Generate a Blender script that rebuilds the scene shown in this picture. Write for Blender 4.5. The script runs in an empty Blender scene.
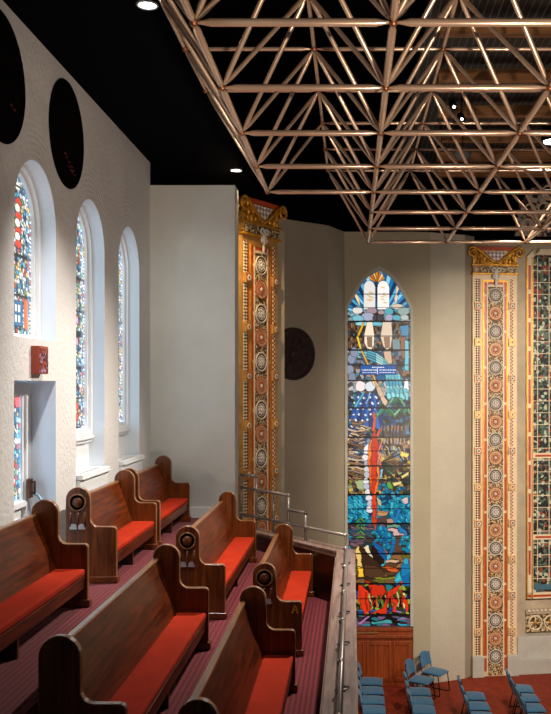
import bpy, bmesh, math, random
import numpy as np
from mathutils import Vector, Matrix
from mathutils.geometry import tessellate_polygon
PI = math.pi
random.seed(7)
SC = bpy.context.scene
COL = SC.collection

# ------------------------------------------------------------------ camera
F = 901.0; PX, PY = 352.0, 385.0
cam = bpy.data.cameras.new('camera'); camo = bpy.data.objects.new('camera', cam); COL.objects.link(camo)
cam.sensor_fit = 'AUTO'; cam.sensor_width = 36.0
cam.lens = F*36.0/714.0
cam.shift_x = -(PX-275.5)/714.0
cam.shift_y = (PY-357.0)/714.0
cam.clip_start = 0.05; cam.clip_end = 200
camo.location = (0, 0, 0); camo.rotation_euler = (PI/2, 0, 0)
SC.camera = camo
def at(px, py, z):                       # the point at height z seen at a pixel
    d = F*z/(PY-py)
    return ((px-PX)*d/F, d, z)

# ------------------------------------------------------------------ world, exposure, lamps
w = bpy.data.worlds.new('world'); SC.world = w; w.use_nodes = True
w.node_tree.nodes['Background'].inputs[0].default_value = (0.80, 0.86, 1.0, 1)
w.node_tree.nodes['Background'].inputs[1].default_value = 0.05
SC.view_settings.view_transform = 'Standard'; SC.view_settings.look = 'None'
SC.view_settings.exposure = 0.0; SC.view_settings.gamma = 1.0
SC.view_settings.use_curve_mapping = False
def lamp(name, kind, loc, energy, color, target=None, size=0.3, cone=60, blend=0.5):
    l = bpy.data.lights.new(name, kind); l.energy = energy; l.color = color
    if kind == 'AREA': l.shape = 'DISK'; l.size = size
    else: l.shadow_soft_size = size
    if kind == 'SPOT': l.spot_size = math.radians(cone); l.spot_blend = blend
    o = bpy.data.objects.new(name, l); COL.objects.link(o); o.location = loc
    if target is not None:
        o.rotation_euler = (Vector(target)-Vector(loc)).to_track_quat('-Z', 'Y').to_euler()
    return o
WARM = (1.0, 0.86, 0.70); NEUT = (1.0, 0.95, 0.88); COOL = (0.80, 0.88, 1.0)
# floods with no fixture in view, the hall pendant and an added fill
lamp('stage_flood_light', 'SPOT', (4.6, 1.5, 4.2), 220, WARM, (-2.6, 9.5, 2.0), 0.12, 50, 0.8)
lamp('gallery_flood_light', 'SPOT', (0.5, 10.6, 2.05), 1350, (1.0, .91, .80), (-2.0, 9.5, -2.4), 0.10, 108, 1.0)
lamp('frame_uplight_light', 'SPOT', (2.6, 1.5, -2.6), 2100, (1.0, 0.84, 0.68), (1.5, 9.0, 2.6), 0.12, 72, 0.7)
lamp('nave_low_flood_light', 'SPOT', (3.4, 6.0, 1.9), 1900, WARM, (1.8, 20, -5.0), 0.3, 60, 1.0)
lamp('nave_right_flood_light', 'SPOT', (6.5, 10.0, 1.9), 4800, WARM, (4.0, 20.6, -1.8), 0.2, 56, 0.8)
lamp('nave_pendant_light', 'SPOT', (2.9, 13.3, 3.5), 1900, WARM, (2.3, 16.6, -6.6), 0.15, 56, 0.9)
DL = (1.0, 0.95, 0.90)
lamp('back_wall_fill_light', 'SPOT', (-0.4, 4.5, 2.0), 600, (0.95, 1.0, 0.97), (-2.45, 13.3, 0.6), 0.25, 26, 1.0)  # added fill without a fixture, brightens the gallery's back wall
lamp('gallery_downlight_light', 'SPOT', (-1.76, 7.75, 3.22), 720, DL, (-2.75, 9.5, -1.96), 0.08, 60, 0.9)
lamp('pilaster_downlight_light', 'SPOT', (-1.75, 13.74, 3.22), 320, (1.0, 0.70, 0.36), (-1.4, 15.6, -2.0), 0.08, 100, 0.6)
# daylight outside the three gallery windows and the door
for y_, z_, hgt in ((8.505, 1.1, 2.2), (10.29, .7, 2.8), (12.065, .7, 2.8), (8.505, -.8, 1.6)):
    o = lamp('window_daylight', 'AREA', (-4.15, y_-1.35, z_), 42 if z_ == 1.1 else 70, (0.38, 0.68, 1.0), (-3.15, y_+.1, z_-.1))
    o.data.shape = 'RECTANGLE'; o.data.size = .5; o.data.size_y = hgt

# ------------------------------------------------------------------ materials
def srgb(r, g, b):
    f = lambda c: ((c/255)/12.92 if c/255 <= 0.04045 else ((c/255+0.055)/1.055)**2.4)
    return (f(r), f(g), f(b), 1)
def mat(name, col, rough=0.6, metal=0.0, bump=0.0, bscale=30.0, vary=0.0, vscale=3.0, stretch=(1, 1, 1), coat=0.0, spec=0.5, sheen=0.0):
    m = bpy.data.materials.new(name); m.use_nodes = True; nt = m.node_tree; N = nt.nodes; L = nt.links
    p = N['Principled BSDF']; p.inputs['Base Color'].default_value = col
    p.inputs['Roughness'].default_value = rough; p.inputs['Metallic'].default_value = metal
    p.inputs['Coat Weight'].default_value = coat; p.inputs['Coat Roughness'].default_value = 0.12
    p.inputs['Specular IOR Level'].default_value = spec; p.inputs['Sheen Weight'].default_value = sheen
    tc = N.new('ShaderNodeTexCoord'); mp = N.new('ShaderNodeMapping'); L.new(tc.outputs['Object'], mp.inputs[0])
    mp.inputs['Scale'].default_value = stretch
    if vary:
        n = N.new('ShaderNodeTexNoise'); n.inputs['Scale'].default_value = vscale; n.inputs['Detail'].default_value = 6
        L.new(mp.outputs[0], n.inputs['Vector'])
        r = N.new('ShaderNodeValToRGB'); r.color_ramp.elements[0].position = 0.3; r.color_ramp.elements[1].position = 0.7
        r.color_ramp.elements[0].color = tuple(c*(1-vary) for c in col[:3])+(1,)
        r.color_ramp.elements[1].color = tuple(min(1, c*(1+vary)) for c in col[:3])+(1,)
        L.new(n.outputs['Fac'], r.inputs[0]); L.new(r.outputs[0], p.inputs['Base Color'])
    if bump:
        n2 = N.new('ShaderNodeTexNoise'); n2.inputs['Scale'].default_value = bscale; n2.inputs['Detail'].default_value = 4
        L.new(mp.outputs[0], n2.inputs['Vector'])
        b = N.new('ShaderNodeBump'); b.inputs['Strength'].default_value = bump; b.inputs['Distance'].default_value = 0.02
        L.new(n2.outputs['Fac'], b.inputs['Height']); L.new(b.outputs[0], p.inputs['Normal'])
    return m
def wood(name, dark, light, rough=0.35, axis='Y', coat=0.3):
    m = bpy.data.materials.new(name); m.use_nodes = True; nt = m.node_tree; N = nt.nodes; L = nt.links
    p = N['Principled BSDF']; p.inputs['Roughness'].default_value = rough
    p.inputs['Coat Weight'].default_value = coat; p.inputs['Coat Roughness'].default_value = 0.15
    tc = N.new('ShaderNodeTexCoord'); mp = N.new('ShaderNodeMapping'); L.new(tc.outputs['Object'], mp.inputs[0])
    s = {'X': (0.6, 9, 9), 'Y': (9, 0.6, 9), 'Z': (9, 9, 0.6)}[axis]; mp.inputs['Scale'].default_value = s
    n = N.new('ShaderNodeTexNoise'); n.inputs['Scale'].default_value = 2.2; n.inputs['Detail'].default_value = 8
    n.inputs['Distortion'].default_value = 1.2; L.new(mp.outputs[0], n.inputs['Vector'])
    r = N.new('ShaderNodeValToRGB'); r.color_ramp.elements[0].position = 0.3; r.color_ramp.elements[1].position = 0.72
    r.color_ramp.elements[0].color = dark; r.color_ramp.elements[1].color = light
    L.new(n.outputs['Fac'], r.inputs[0]); L.new(r.outputs[0], p.inputs['Base Color'])
    b = N.new('ShaderNodeBump'); b.inputs['Strength'].default_value = 0.15; b.inputs['Distance'].default_value = 0.003
    L.new(n.outputs['Fac'], b.inputs['Height']); L.new(b.outputs[0], p.inputs['Normal'])
    return m
def emit(name, col, s):
    m = bpy.data.materials.new(name); m.use_nodes = True; N = m.node_tree.nodes
    p = N['Principled BSDF']; p.inputs['Base Color'].default_value = col
    p.inputs['Emission Color'].default_value = col; p.inputs['Emission Strength'].default_value = s
    return m
def glassmat(name, s, clear=0.0):                                     # daylit stained glass, colours painted per pane
    m = bpy.data.materials.new(name); m.use_nodes = True; N = m.node_tree.nodes; L = m.node_tree.links
    p = N['Principled BSDF']; a = N.new('ShaderNodeAttribute'); a.attribute_name = 'pane'
    mx = N.new('ShaderNodeMixRGB'); mx.blend_type = 'MULTIPLY'; mx.inputs[0].default_value = 1; mx.inputs[2].default_value = (.25, .25, .25, 1)
    L.new(a.outputs['Color'], mx.inputs[1]); L.new(mx.outputs[0], p.inputs['Base Color'])
    L.new(a.outputs['Color'], p.inputs['Emission Color'])
    p.inputs['Emission Strength'].default_value = s; p.inputs['Roughness'].default_value = 0.25
    if clear:
        tr = N.new('ShaderNodeBsdfTransparent'); mw = N.new('ShaderNodeMixRGB'); mw.inputs[0].default_value = 0.6; mw.inputs[2].default_value = (1, 1, 1, 1)
        L.new(a.outputs['Color'], mw.inputs[1]); L.new(mw.outputs[0], tr.inputs[0])
        ms = N.new('ShaderNodeMixShader'); ms.inputs[0].default_value = clear; out = N['Material Output']
        L.new(p.outputs[0], ms.inputs[1]); L.new(tr.outputs[0], ms.inputs[2]); L.new(ms.outputs[0], out.inputs[0])
    return m
def speckle(name, cols, scale, rough=0.6, metal=0.0, bump=0.4, edge=None, stretch=(1, 1, 1)):   # carved filigree
    m = bpy.data.materials.new(name); m.use_nodes = True; nt = m.node_tree; N = nt.nodes; L = nt.links
    p = N['Principled BSDF']; p.inputs['Roughness'].default_value = rough; p.inputs['Metallic'].default_value = metal
    tc = N.new('ShaderNodeTexCoord'); mp = N.new('ShaderNodeMapping'); L.new(tc.outputs['Object'], mp.inputs[0]); mp.inputs['Scale'].default_value = stretch
    v = N.new('ShaderNodeTexVoronoi'); v.inputs['Scale'].default_value = scale; L.new(mp.outputs[0], v.inputs['Vector'])
    sp = N.new('ShaderNodeSeparateColor'); L.new(v.outputs['Color'], sp.inputs[0])
    r = N.new('ShaderNodeValToRGB'); r.color_ramp.interpolation = 'CONSTANT'; e = r.color_ramp.elements
    e[0].color = cols[0]; e[0].position = 0; e[1].color = cols[-1]; e[1].position = (len(cols)-1)/len(cols)
    for i in range(1, len(cols)-1):
        q = e.new(i/len(cols)); q.color = cols[i]
    L.new(sp.outputs[0], r.inputs[0]); L.new(r.outputs[0], p.inputs['Base Color'])
    b = N.new('ShaderNodeBump'); b.inputs['Strength'].default_value = bump; b.inputs['Distance'].default_value = 0.01
    L.new(v.outputs['Distance'], b.inputs['Height']); L.new(b.outputs[0], p.inputs['Normal'])
    return m
def checker(name, c1, c2, scale, rot=0.0, rough=0.6):
    m = bpy.data.materials.new(name); m.use_nodes = True; nt = m.node_tree; N = nt.nodes; L = nt.links
    p = N['Principled BSDF']; p.inputs['Roughness'].default_value = rough
    tc = N.new('ShaderNodeTexCoord'); mp = N.new('ShaderNodeMapping'); L.new(tc.outputs['Object'], mp.inputs[0])
    mp.inputs['Rotation'].default_value = (0, rot, 0); mp.inputs['Location'].default_value = (0.013, 0.511, 0.017)
    k = N.new('ShaderNodeTexChecker'); k.inputs['Scale'].default_value = scale; k.inputs[1].default_value = c1; k.inputs[2].default_value = c2
    mp.inputs['Scale'].default_value = (1, 0.001, 1)
    L.new(mp.outputs[0], k.inputs['Vector']); L.new(k.outputs['Color'], p.inputs['Base Color'])
    return m

M = {}
M['jamb'] = mat('daylit_white_paint', srgb(208, 217, 226), 0.45, bump=0.04, bscale=25)  # blue tint of daylight put into the white of the window reveals
M['white'] = mat('white_paint', srgb(222, 224, 226), 0.5, bump=0.05, bscale=25)
M['backwall'] = mat('grey_white_plaster', srgb(196, 196, 190), 0.8, bump=0.25, bscale=40, vary=0.05, vscale=2)
M['taupe'] = mat('taupe_plaster', srgb(160, 147, 128), 0.85, bump=0.3, bscale=30, vary=0.06, vscale=1.5)
M['taupe_light'] = mat('light_taupe_plaster', srgb(178, 168, 144), 0.85, bump=0.3, bscale=30, vary=0.05, vscale=1.5)
M['stucco'] = mat('cream_stucco', srgb(196, 188, 170), 0.9, bump=0.7, bscale=14, vary=0.05, vscale=2)
M['stone'] = mat('grey_stone', srgb(190, 188, 180), 0.6, bump=0.1, bscale=10, vary=0.08, vscale=4)
M['ashlar'] = mat('beige_stone', srgb(182, 164, 140), 0.7, bump=0.1, bscale=10, vary=0.16, vscale=3)
M['black'] = mat('black_paint', (0.002, 0.002, 0.003, 1), 0.95, spec=0.02)
M['blackdisc'] = mat('black_panel', (0.002, 0.0015, 0.0015, 1), 0.9, spec=0.02)
M['pew'] = wood('pew_oak', srgb(44, 13, 2), srgb(116, 48, 12), 0.38, 'Y', 0.05)
M['pew'].node_tree.nodes['Principled BSDF'].inputs['Specular IOR Level'].default_value = 0.25
M['pewend'] = wood('pew_end_oak', srgb(58, 23, 5), srgb(124, 64, 22), 0.30, 'Z', 0.15)
M['pewedge'] = wood('pew_edge_oak', srgb(110, 70, 38), srgb(150, 104, 66), 0.28, 'Y', 0.5)
M['railwood'] = wood('parapet_oak', srgb(128, 96, 84), srgb(190, 160, 150), 0.28, 'Y', 0.5)
M['darkwood'] = wood('dark_oak', srgb(40, 18, 8), srgb(72, 36, 16), 0.4, 'Y', 0.2)
M['panelwood'] = wood('panelling_oak', srgb(120, 50, 18), srgb(176, 84, 34), 0.4, 'Z', 0.3)
M['beamwood'] = wood('beam_pine', srgb(130, 84, 44), srgb(176, 122, 72), 0.6, 'X', 0)
M['cushion'] = mat('red_velvet', srgb(162, 42, 18), 0.9, bump=0.2, bscale=60, vary=0.12, vscale=5, spec=0.1)
M['pipe'] = mat('painted_pipe', srgb(150, 140, 136), 0.35, 0.5, vary=0.15, vscale=12)
M['tube'] = mat('bronze_tube', srgb(220, 186, 158), 0.25, 0.6, vary=0.08, vscale=3)
M['dark_tube'] = mat('brown_tube', srgb(150, 96, 62), 0.35, 0.7, vary=0.1, vscale=3)
M['silver'] = mat('worn_silver', srgb(190, 196, 200), 0.35, 0.6)
M['chair_blue'] = mat('blue_upholstery', srgb(52, 112, 154), 0.8, bump=0.2, bscale=80, vary=0.1, vscale=8, sheen=0.3)
M['chair_frame'] = mat('black_steel', (0.01, 0.01, 0.012, 1), 0.35, 0.6)
M['gold'] = mat('gilt', srgb(214, 152, 50), 0.38, 0.55, bump=0.3, bscale=50, vary=0.25, vscale=12)
M['gilt_leaf'] = speckle('gilt_foliage', [srgb(230, 170, 60), srgb(200, 140, 44), srgb(110, 66, 16), srgb(214, 160, 70)], 26, 0.4, 0.4, 0.8)
M['cream'] = mat('cream_marble', srgb(232, 214, 180), 0.5, vary=0.08, vscale=6)
M['pilaster'] = mat('pilaster_stone', srgb(230, 206, 168), 0.55, vary=0.10, vscale=3)
M['warm_lit_stone'] = mat('warm_lit_stone', srgb(192, 146, 82), 0.5, 0.2, vary=0.2, vscale=6)  # warm light put into the left pilaster's stone colour
M['red'] = mat('red_marble', srgb(186, 72, 34), 0.4, vary=0.15, vscale=10)
M['filigree'] = speckle('filigree_relief', [srgb(90, 60, 28), srgb(200, 176, 130), srgb(46, 32, 20), srgb(214, 196, 160), srgb(150, 104, 50)], 42, 0.5)
M['latticestrip'] = checker('lattice_strip', srgb(232, 216, 180), srgb(26, 16, 10), 26, PI/4)
M['latticestrip2'] = checker('lattice_strip_red', srgb(232, 212, 176), srgb(150, 58, 26), 26, 0)
M['netting'] = checker('white_netting', srgb(236, 226, 220), srgb(160, 130, 120), 16, PI/4)
M['medwhite'] = mat('white_relief', srgb(214, 206, 196), 0.5)
M['medred'] = mat('red_relief', srgb(172, 88, 54), 0.5)
M['meddark'] = mat('dark_relief', srgb(84, 62, 42), 0.6)
M['meddarkred'] = mat('gold_relief', srgb(204, 170, 128), 0.5)
M['screen'] = speckle('screen_foliage', [srgb(8, 10, 8), srgb(90, 108, 92), srgb(6, 8, 8), srgb(190, 196, 176), srgb(60, 88, 74), srgb(10, 10, 8), srgb(150, 60, 30)], 16, 0.6)
M['frieze'] = speckle('frieze_relief', [srgb(214, 190, 150), srgb(90, 66, 40), srgb(190, 164, 120), srgb(60, 50, 36)], 26, 0.6)
M['scroll'] = speckle('scroll_relief', [srgb(170, 156, 140), srgb(30, 24, 20), srgb(198, 186, 170), srgb(120, 50, 30), srgb(20, 18, 18)], 11, 0.6)
M['bluestrip'] = mat('blue_inlay', srgb(70, 110, 130), 0.5)
M['signred'] = mat('reddish_wood_box', srgb(150, 60, 34), 0.5)
M['signface'] = speckle('sign_picture', [srgb(70, 16, 12), srgb(120, 26, 12), srgb(170, 70, 30), srgb(80, 20, 20), srgb(150, 130, 170), srgb(60, 14, 14)], 38, 0.3)
M['meshgrey'] = mat('grey_mesh', srgb(110, 112, 108), 0.6, 0.3)
M['lampglow'] = emit('lamp_lens', (1.0, 0.97, 0.9, 1), 12)
M['goldpaint'] = mat('gold_letter_paint', srgb(214, 160, 40), 0.4, 0.2)
M['brass'] = mat('dark_brass', srgb(90, 52, 30), 0.35, 0.7)
M['bluetube'] = mat('pale_blue_bar', srgb(120, 160, 180), 0.35, 0.3)
M['redmark'] = mat('dull_red_marks', srgb(110, 30, 20), 0.6)
M['discbrown'] = mat('dark_brown_relief', srgb(44, 24, 18), 0.6, bump=1.0, bscale=14, vary=0.4, vscale=12)
M['glass'] = glassmat('daylit_stained_glass', 1.7, 0.25)
M['glass_nave'] = glassmat('daylit_stained_glass_nave', 0.95)

def left_wall_mat():                                      # plaster with carved arcs over each arch
    m = mat('carved_plaster', srgb(206, 203, 200), 0.85, bump=0.5, bscale=22, vary=0.06, vscale=1.3)
    N = m.node_tree.nodes; L = m.node_tree.links
    def math_(op, a, b=None, v=None):
        n = N.new('ShaderNodeMath'); n.operation = op
        if isinstance(a, (int, float)): n.inputs[0].default_value = a
        else: L.new(a, n.inputs[0])
        if b is not None:
            if isinstance(b, (int, float)): n.inputs[1].default_value = b
            else: L.new(b, n.inputs[1])
        return n.outputs[0]
    tc = N.new('ShaderNodeTexCoord'); s = N.new('ShaderNodeSeparateXYZ'); L.new(tc.outputs['Object'], s.inputs[0])
    u = math_('PINGPONG', math_('SUBTRACT', s.outputs[1], 8.505), 0.89)
    v = math_('MAXIMUM', math_('SUBTRACT', s.outputs[2], 1.55), 0.0)
    r = math_('SQRT', math_('ADD', math_('MULTIPLY', u, u), math_('MULTIPLY', v, v)))
    ring = math_('SINE', math_('MULTIPLY', r, 110.0))
    inside = math_('MULTIPLY', math_('LESS_THAN', r, 0.95), math_('GREATER_THAN', s.outputs[2], 1.55))
    h = math_('MULTIPLY', ring, math_('MULTIPLY', inside, 0.09))
    b = [n for n in N if n.type == 'BUMP'][0]; nz = b.inputs['Height'].links[0].from_socket
    L.new(math_('ADD', nz, h), b.inputs['Height'])
    return m
M['leftwall'] = left_wall_mat()
def carpet_mat(name, col):
    m = mat(name, col, 0.95, bump=0.3, bscale=200, sheen=0.2, spec=0.1); N = m.node_tree.nodes; L = m.node_tree.links
    tc = N.new('ShaderNodeTexCoord'); wv = N.new('ShaderNodeTexWave'); wv.bands_direction = 'X'; wv.inputs['Scale'].default_value = 7; wv.inputs['Distortion'].default_value = 0.6
    L.new(tc.outputs['Object'], wv.inputs['Vector']); r = N.new('ShaderNodeValToRGB')
    r.color_ramp.elements[0].color = tuple(c*0.45 for c in col[:3])+(1,); r.color_ramp.elements[1].color = tuple(c*1.15 for c in col[:3])+(1,)
    L.new(wv.outputs['Fac'], r.inputs[0]); L.new(r.outputs[0], N['Principled BSDF'].inputs['Base Color'])
    return m
M['carpet'] = carpet_mat('magenta_carpet', srgb(112, 34, 42))
M['navefloor'] = mat('red_brown_floor', srgb(138, 48, 26), 0.7, vary=0.22, vscale=6, spec=0.3)
def deck_mat():
    m = mat('ribbed_dark_deck', (0.004, 0.005, 0.008, 1), 0.6); N = m.node_tree.nodes; L = m.node_tree.links
    tc = N.new('ShaderNodeTexCoord'); wv = N.new('ShaderNodeTexWave'); wv.bands_direction = 'X'; wv.inputs['Scale'].default_value = 3.2
    L.new(tc.outputs['Object'], wv.inputs['Vector']); r = N.new('ShaderNodeValToRGB')
    r.color_ramp.elements[0].position = 0.9; r.color_ramp.elements[0].color = (0.002, 0.002, 0.003, 1); r.color_ramp.elements[1].color = (0.10, 0.12, 0.14, 1)
    L.new(wv.outputs['Fac'], r.inputs[0]); L.new(r.outputs[0], N['Principled BSDF'].inputs['Base Color'])
    return m
M['deck'] = deck_mat()

# ------------------------------------------------------------------ mesh helpers
class MB:
    def __init__(s): s.v = []; s.f = []; s.mi = []; s.sm = []; s.mats = []
    def slot(s, m):
        if m not in s.mats: s.mats.append(m)
        return s.mats.index(m)
    def add(s, vs, fs, m, smooth=False):
        o = len(s.v); k = s.slot(m); s.v += [tuple(p) for p in vs]
        for f in fs: s.f.append([o+i for i in f]); s.mi.append(k); s.sm.append(smooth)
    def box(s, a, b, m):
        x0, y0, z0 = a; x1, y1, z1 = b
        s.add([(x0,y0,z0),(x1,y0,z0),(x1,y1,z0),(x0,y1,z0),(x0,y0,z1),(x1,y0,z1),(x1,y1,z1),(x0,y1,z1)],
              [(0,3,2,1),(4,5,6,7),(0,1,5,4),(1,2,6,5),(2,3,7,6),(3,0,4,7)], m)
    def tube(s, p, q, r, m, n=10, r2=None, cap=True):
        p = Vector(p); q = Vector(q); d = (q-p).normalized(); r2 = r if r2 is None else r2
        a = d.orthogonal().normalized(); b = d.cross(a); vs = []
        for c, rr in ((p, r), (q, r2)):
            for i in range(n):
                t = 2*PI*i/n; vs.append(c+(a*math.cos(t)+b*math.sin(t))*rr)
        s.add(vs, [(i, (i+1) % n, n+(i+1) % n, n+i) for i in range(n)], m, True)
        if cap: s.add(vs, [tuple(range(n))[::-1], tuple(range(n, 2*n))], m)
    def path(s, pts, r, m, n=8, rs=None):
        pts = [Vector(p) for p in pts]; vs = []; prev = None
        for i, p in enumerate(pts):
            d = (pts[min(i+1, len(pts)-1)]-pts[max(i-1, 0)]).normalized()
            a = d.orthogonal().normalized() if prev is None else (prev-d*prev.dot(d)).normalized()
            prev = a; b = d.cross(a); rr = rs[i] if rs else r
            for k in range(n):
                t = 2*PI*k/n; vs.append(p+(a*math.cos(t)+b*math.sin(t))*rr)
        fs = [(i*n+k, i*n+(k+1) % n, (i+1)*n+(k+1) % n, (i+1)*n+k) for i in range(len(pts)-1) for k in range(n)]
        s.add(vs, fs, m, True); s.add(vs, [tuple(range(n))[::-1], tuple(range((len(pts)-1)*n, len(pts)*n))], m)
    def prism(s, poly, axis, a, b, m, side=None):       # poly in the two other axes (order kept)
        def P(u, v, t): return {'X': (t, u, v), 'Y': (u, t, v), 'Z': (u, v, t)}[axis]
        n = len(poly); vs = [P(u, v, a) for u, v in poly]+[P(u, v, b) for u, v in poly]
        s.add(vs, [tuple(range(n)), tuple(range(n, 2*n))[::-1]], m)
        s.add(vs, [(i, n+i, n+(i+1) % n, (i+1) % n) for i in range(n)], side or m)
    def ball(s, c, r, m, seg=10, rg=6, sq=(1, 1, 1)):
        vs = [(c[0]+r*sq[0]*math.sin(PI*i/rg)*math.cos(2*PI*k/seg), c[1]+r*sq[1]*math.sin(PI*i/rg)*math.sin(2*PI*k/seg), c[2]+r*sq[2]*math.cos(PI*i/rg)) for i in range(rg+1) for k in range(seg)]
        s.add(vs, [(i*seg+k, i*seg+(k+1) % seg, (i+1)*seg+(k+1) % seg, (i+1)*seg+k) for i in range(rg) for k in range(seg)], m, True)
    def disc(s, c, r, m, axis='Y', t=0.01, n=32, sq=1.0):
        poly = [(r*math.cos(2*PI*i/n), r*sq*math.sin(2*PI*i/n)) for i in range(n)]
        if axis == 'X': s.prism([(c[1]+u, c[2]+v) for u, v in poly], 'X', c[0]-t/2, c[0]+t/2, m)
        if axis == 'Y': s.prism([(c[0]+u, c[2]+v) for u, v in poly], 'Y', c[1]-t/2, c[1]+t/2, m)
        if axis == 'Z': s.prism([(c[0]+u, c[1]+v) for u, v in poly], 'Z', c[2]-t/2, c[2]+t/2, m)
    def ring(s, c, R, r, m, axis='Y', n=32, k=8):
        pts = []
        for i in range(n+1):
            t = 2*PI*i/n; u, v = R*math.cos(t), R*math.sin(t)
            pts.append({'X': (c[0], c[1]+u, c[2]+v), 'Y': (c[0]+u, c[1], c[2]+v), 'Z': (c[0]+u, c[1]+v, c[2])}[axis])
        s.path(pts, r, m, k)
    def build(s, name, parent=None, loc=None, bevel=0, seg=2, sub=0):
        me = bpy.data.meshes.new(name); me.from_pydata(s.v, [], s.f)
        for m in s.mats: me.materials.append(M[m])
        me.polygons.foreach_set('material_index', s.mi); me.polygons.foreach_set('use_smooth', s.sm)
        bm = bmesh.new(); bm.from_mesh(me); bmesh.ops.remove_doubles(bm, verts=bm.verts, dist=1e-5)
        bmesh.ops.recalc_face_normals(bm, faces=bm.faces); bm.to_mesh(me); bm.free()
        o = bpy.data.objects.new(name, me); COL.objects.link(o)
        if bevel:
            b = o.modifiers.new('b', 'BEVEL'); b.width = bevel; b.segments = seg; b.limit_method = 'ANGLE'; b.angle_limit = math.radians(40)
        if sub:
            q = o.modifiers.new('s', 'SUBSURF'); q.levels = q.render_levels = sub
        if parent: o.parent = parent
        if loc: o.location = loc
        return o
def tag(o, label, cat, group=None, kind=None):
    if kind: o['kind'] = kind
    if label: o['label'] = label
    if cat: o['category'] = cat
    if group: o['group'] = group
    return o
def struct(o): o['kind'] = 'structure'; return o
def thing(name, label, cat, loc=(0, 0, 0), rz=0, group=None):
    o = bpy.data.objects.new(name, None); COL.objects.link(o); o.location = loc; o.rotation_euler = (0, 0, rz); o.empty_display_size = 0.1
    return tag(o, label, cat, group)
def kids(o): return [c for c in list(COL.objects) if c.parent == o]
def copy_tree(o, parent=None):
    c = o.copy(); COL.objects.link(c)
    if parent: c.parent = parent
    for ch in kids(o): copy_tree(ch, c)
    return c
def arc(cx, cy, r, a0, a1, n=10, ry=None):
    ry = r if ry is None else ry
    return [(cx+r*math.cos(math.radians(a0+(a1-a0)*i/n)), cy+ry*math.sin(math.radians(a0+(a1-a0)*i/n))) for i in range(n+1)]

# ------------------------------------------------------------------ structure
XL = -2.98; F1, F2, F3, FN = -1.96, -2.38, -2.76, -6.65
CEIL = 3.28
HW = 0.56; AZ = 1.55                                        # arch half width and springing height
cents = (8.505, 10.29, 12.065)
def archpoly(c, hw, z0, top=None, n=24):
    return [(c-hw, z0), (c+hw, z0)]+arc(c, AZ, hw, 0, 180, n)
# left wall with its openings
outer = [(-1.0, -3.4), (13.3, -3.4), (13.3, CEIL), (-1.0, CEIL)]
holes = [archpoly(cents[0], HW, 0.433), [(7.945, F1), (9.065, F1), (9.065, 0.04), (7.945, 0.04)],
         archpoly(cents[1], HW, F1), archpoly(cents[2], HW, F1)]
def hole_wall(outer, holes, x0, x1, m, mj):
    b = MB(); loops = [outer]+holes
    tris = tessellate_polygon([[Vector((p[0], p[1], 0)) for p in l] for l in loops])
    flat = [p for l in loops for p in l]
    b.add([(x0, u, v) for u, v in flat], tris, m); b.add([(x1, u, v) for u, v in flat], tris, m)
    for h in holes:
        n = len(h); vs = [(x0, u, v) for u, v in h]+[(x1, u, v) for u, v in h]
        b.add(vs, [(i, (i+1) % n, n+(i+1) % n, n+i) for i in range(n)], mj)
    n = 4; vs = [(x0, u, v) for u, v in outer]+[(x1, u, v) for u, v in outer]
    b.add(vs, [(i, (i+1) % n, n+(i+1) % n, n+i) for i in range(n)], m)
    return b
b = hole_wall(outer, holes, XL, XL-0.26, 'leftwall', 'jamb')
struct(b.build('wall_left'))
b = MB(); b.box((XL-0.34, -1.0, -3.4), (XL-0.30, 13.3, CEIL), 'backwall')
# outer skin sits behind the glass so no opening shows the void
b = MB(); b.box((-3.34, 13.3, -3.4), (-1.73, 13.72, 2.95), 'backwall'); struct(b.build('wall_back'))
b = MB(); b.box((-2.97, 13.27, F1), (-1.74, 13.3, F1+0.16), 'white'); struct(b.build('baseboard_back', bevel=0.006))
b = MB(); b.box((-3.34, -1.0, CEIL), (-1.66, 15.6, CEIL+0.12), 'black'); struct(b.build('ceiling'))
b = MB(); b.box((-3.6, -1.0, 5.4), (9.0, 23.0, 5.5), 'black'); b.box((-3.6, 15.6, 3.2), (-3.5, 23, 5.4), 'black'); struct(b.build('ceiling'))
# gallery floor in three steps
b = MB()
b.prism([(XL, -1), (-1.95, -1), (-1.95, 13.3), (XL, 13.3)], 'Z', -3.4, F1, 'carpet')
b.prism([(-1.95, -1), (-1.12, -1), (-1.12, 12.72), (-1.72, 13.45), (-1.95, 13.45)], 'Z', -3.4, F2, 'carpet')
b.prism([(-1.12, -1), (-0.18, -1), (-0.18, 11.52), (-1.12, 12.70)], 'Z', -3.4, F3, 'carpet')
struct(b.build('floor_gallery'))
b = MB(); b.box((-7, 8, FN-0.1), (9, 24, FN), 'navefloor'); struct(b.build('floor'))
# far wall, a row of facets from left to right
WT = 3.40
def facet(name, p, q, z0, z1, m, th=0.25):
    p = Vector((p[0], p[1], 0)); q = Vector((q[0], q[1], 0)); d = (q-p).normalized(); n = Vector((-d.y, d.x, 0))
    if n.y < 0: n = -n
    b = MB(); b.prism([(p.x, p.y), (q.x, q.y), (q.x+n.x*th, q.y+n.y*th), (p.x+n.x*th, p.y+n.y*th)], 'Z', z0, z1, m)
    return struct(b.build(name))
facet('wall_far', (-3.4, 15.3), (-2.0, 15.3), FN, 3.1, 'taupe')
b = MB(); b.prism([(-2.05, 15.1), (-1.45, 16.08), (-1.21, 16.14), (-1.28, 16.5), (-2.05, 16.5)], 'Z', FN, 2.75, 'taupe'); struct(b.build('wall_far'))
facet('wall_far', (-2.6, 17.4), (-0.51, 19.2), FN, WT, 'taupe')
facet('wall_far', (-0.51, 19.2), (-0.17, 20.0), FN, WT, 'taupe_light')
facet('wall_far', (1.36, 20.0), (1.75, 20.06), FN, WT, 'taupe_light')
facet('wall_far', (1.75, 20.06), (2.56, 20.42), FN, WT, 'stucco')
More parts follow.
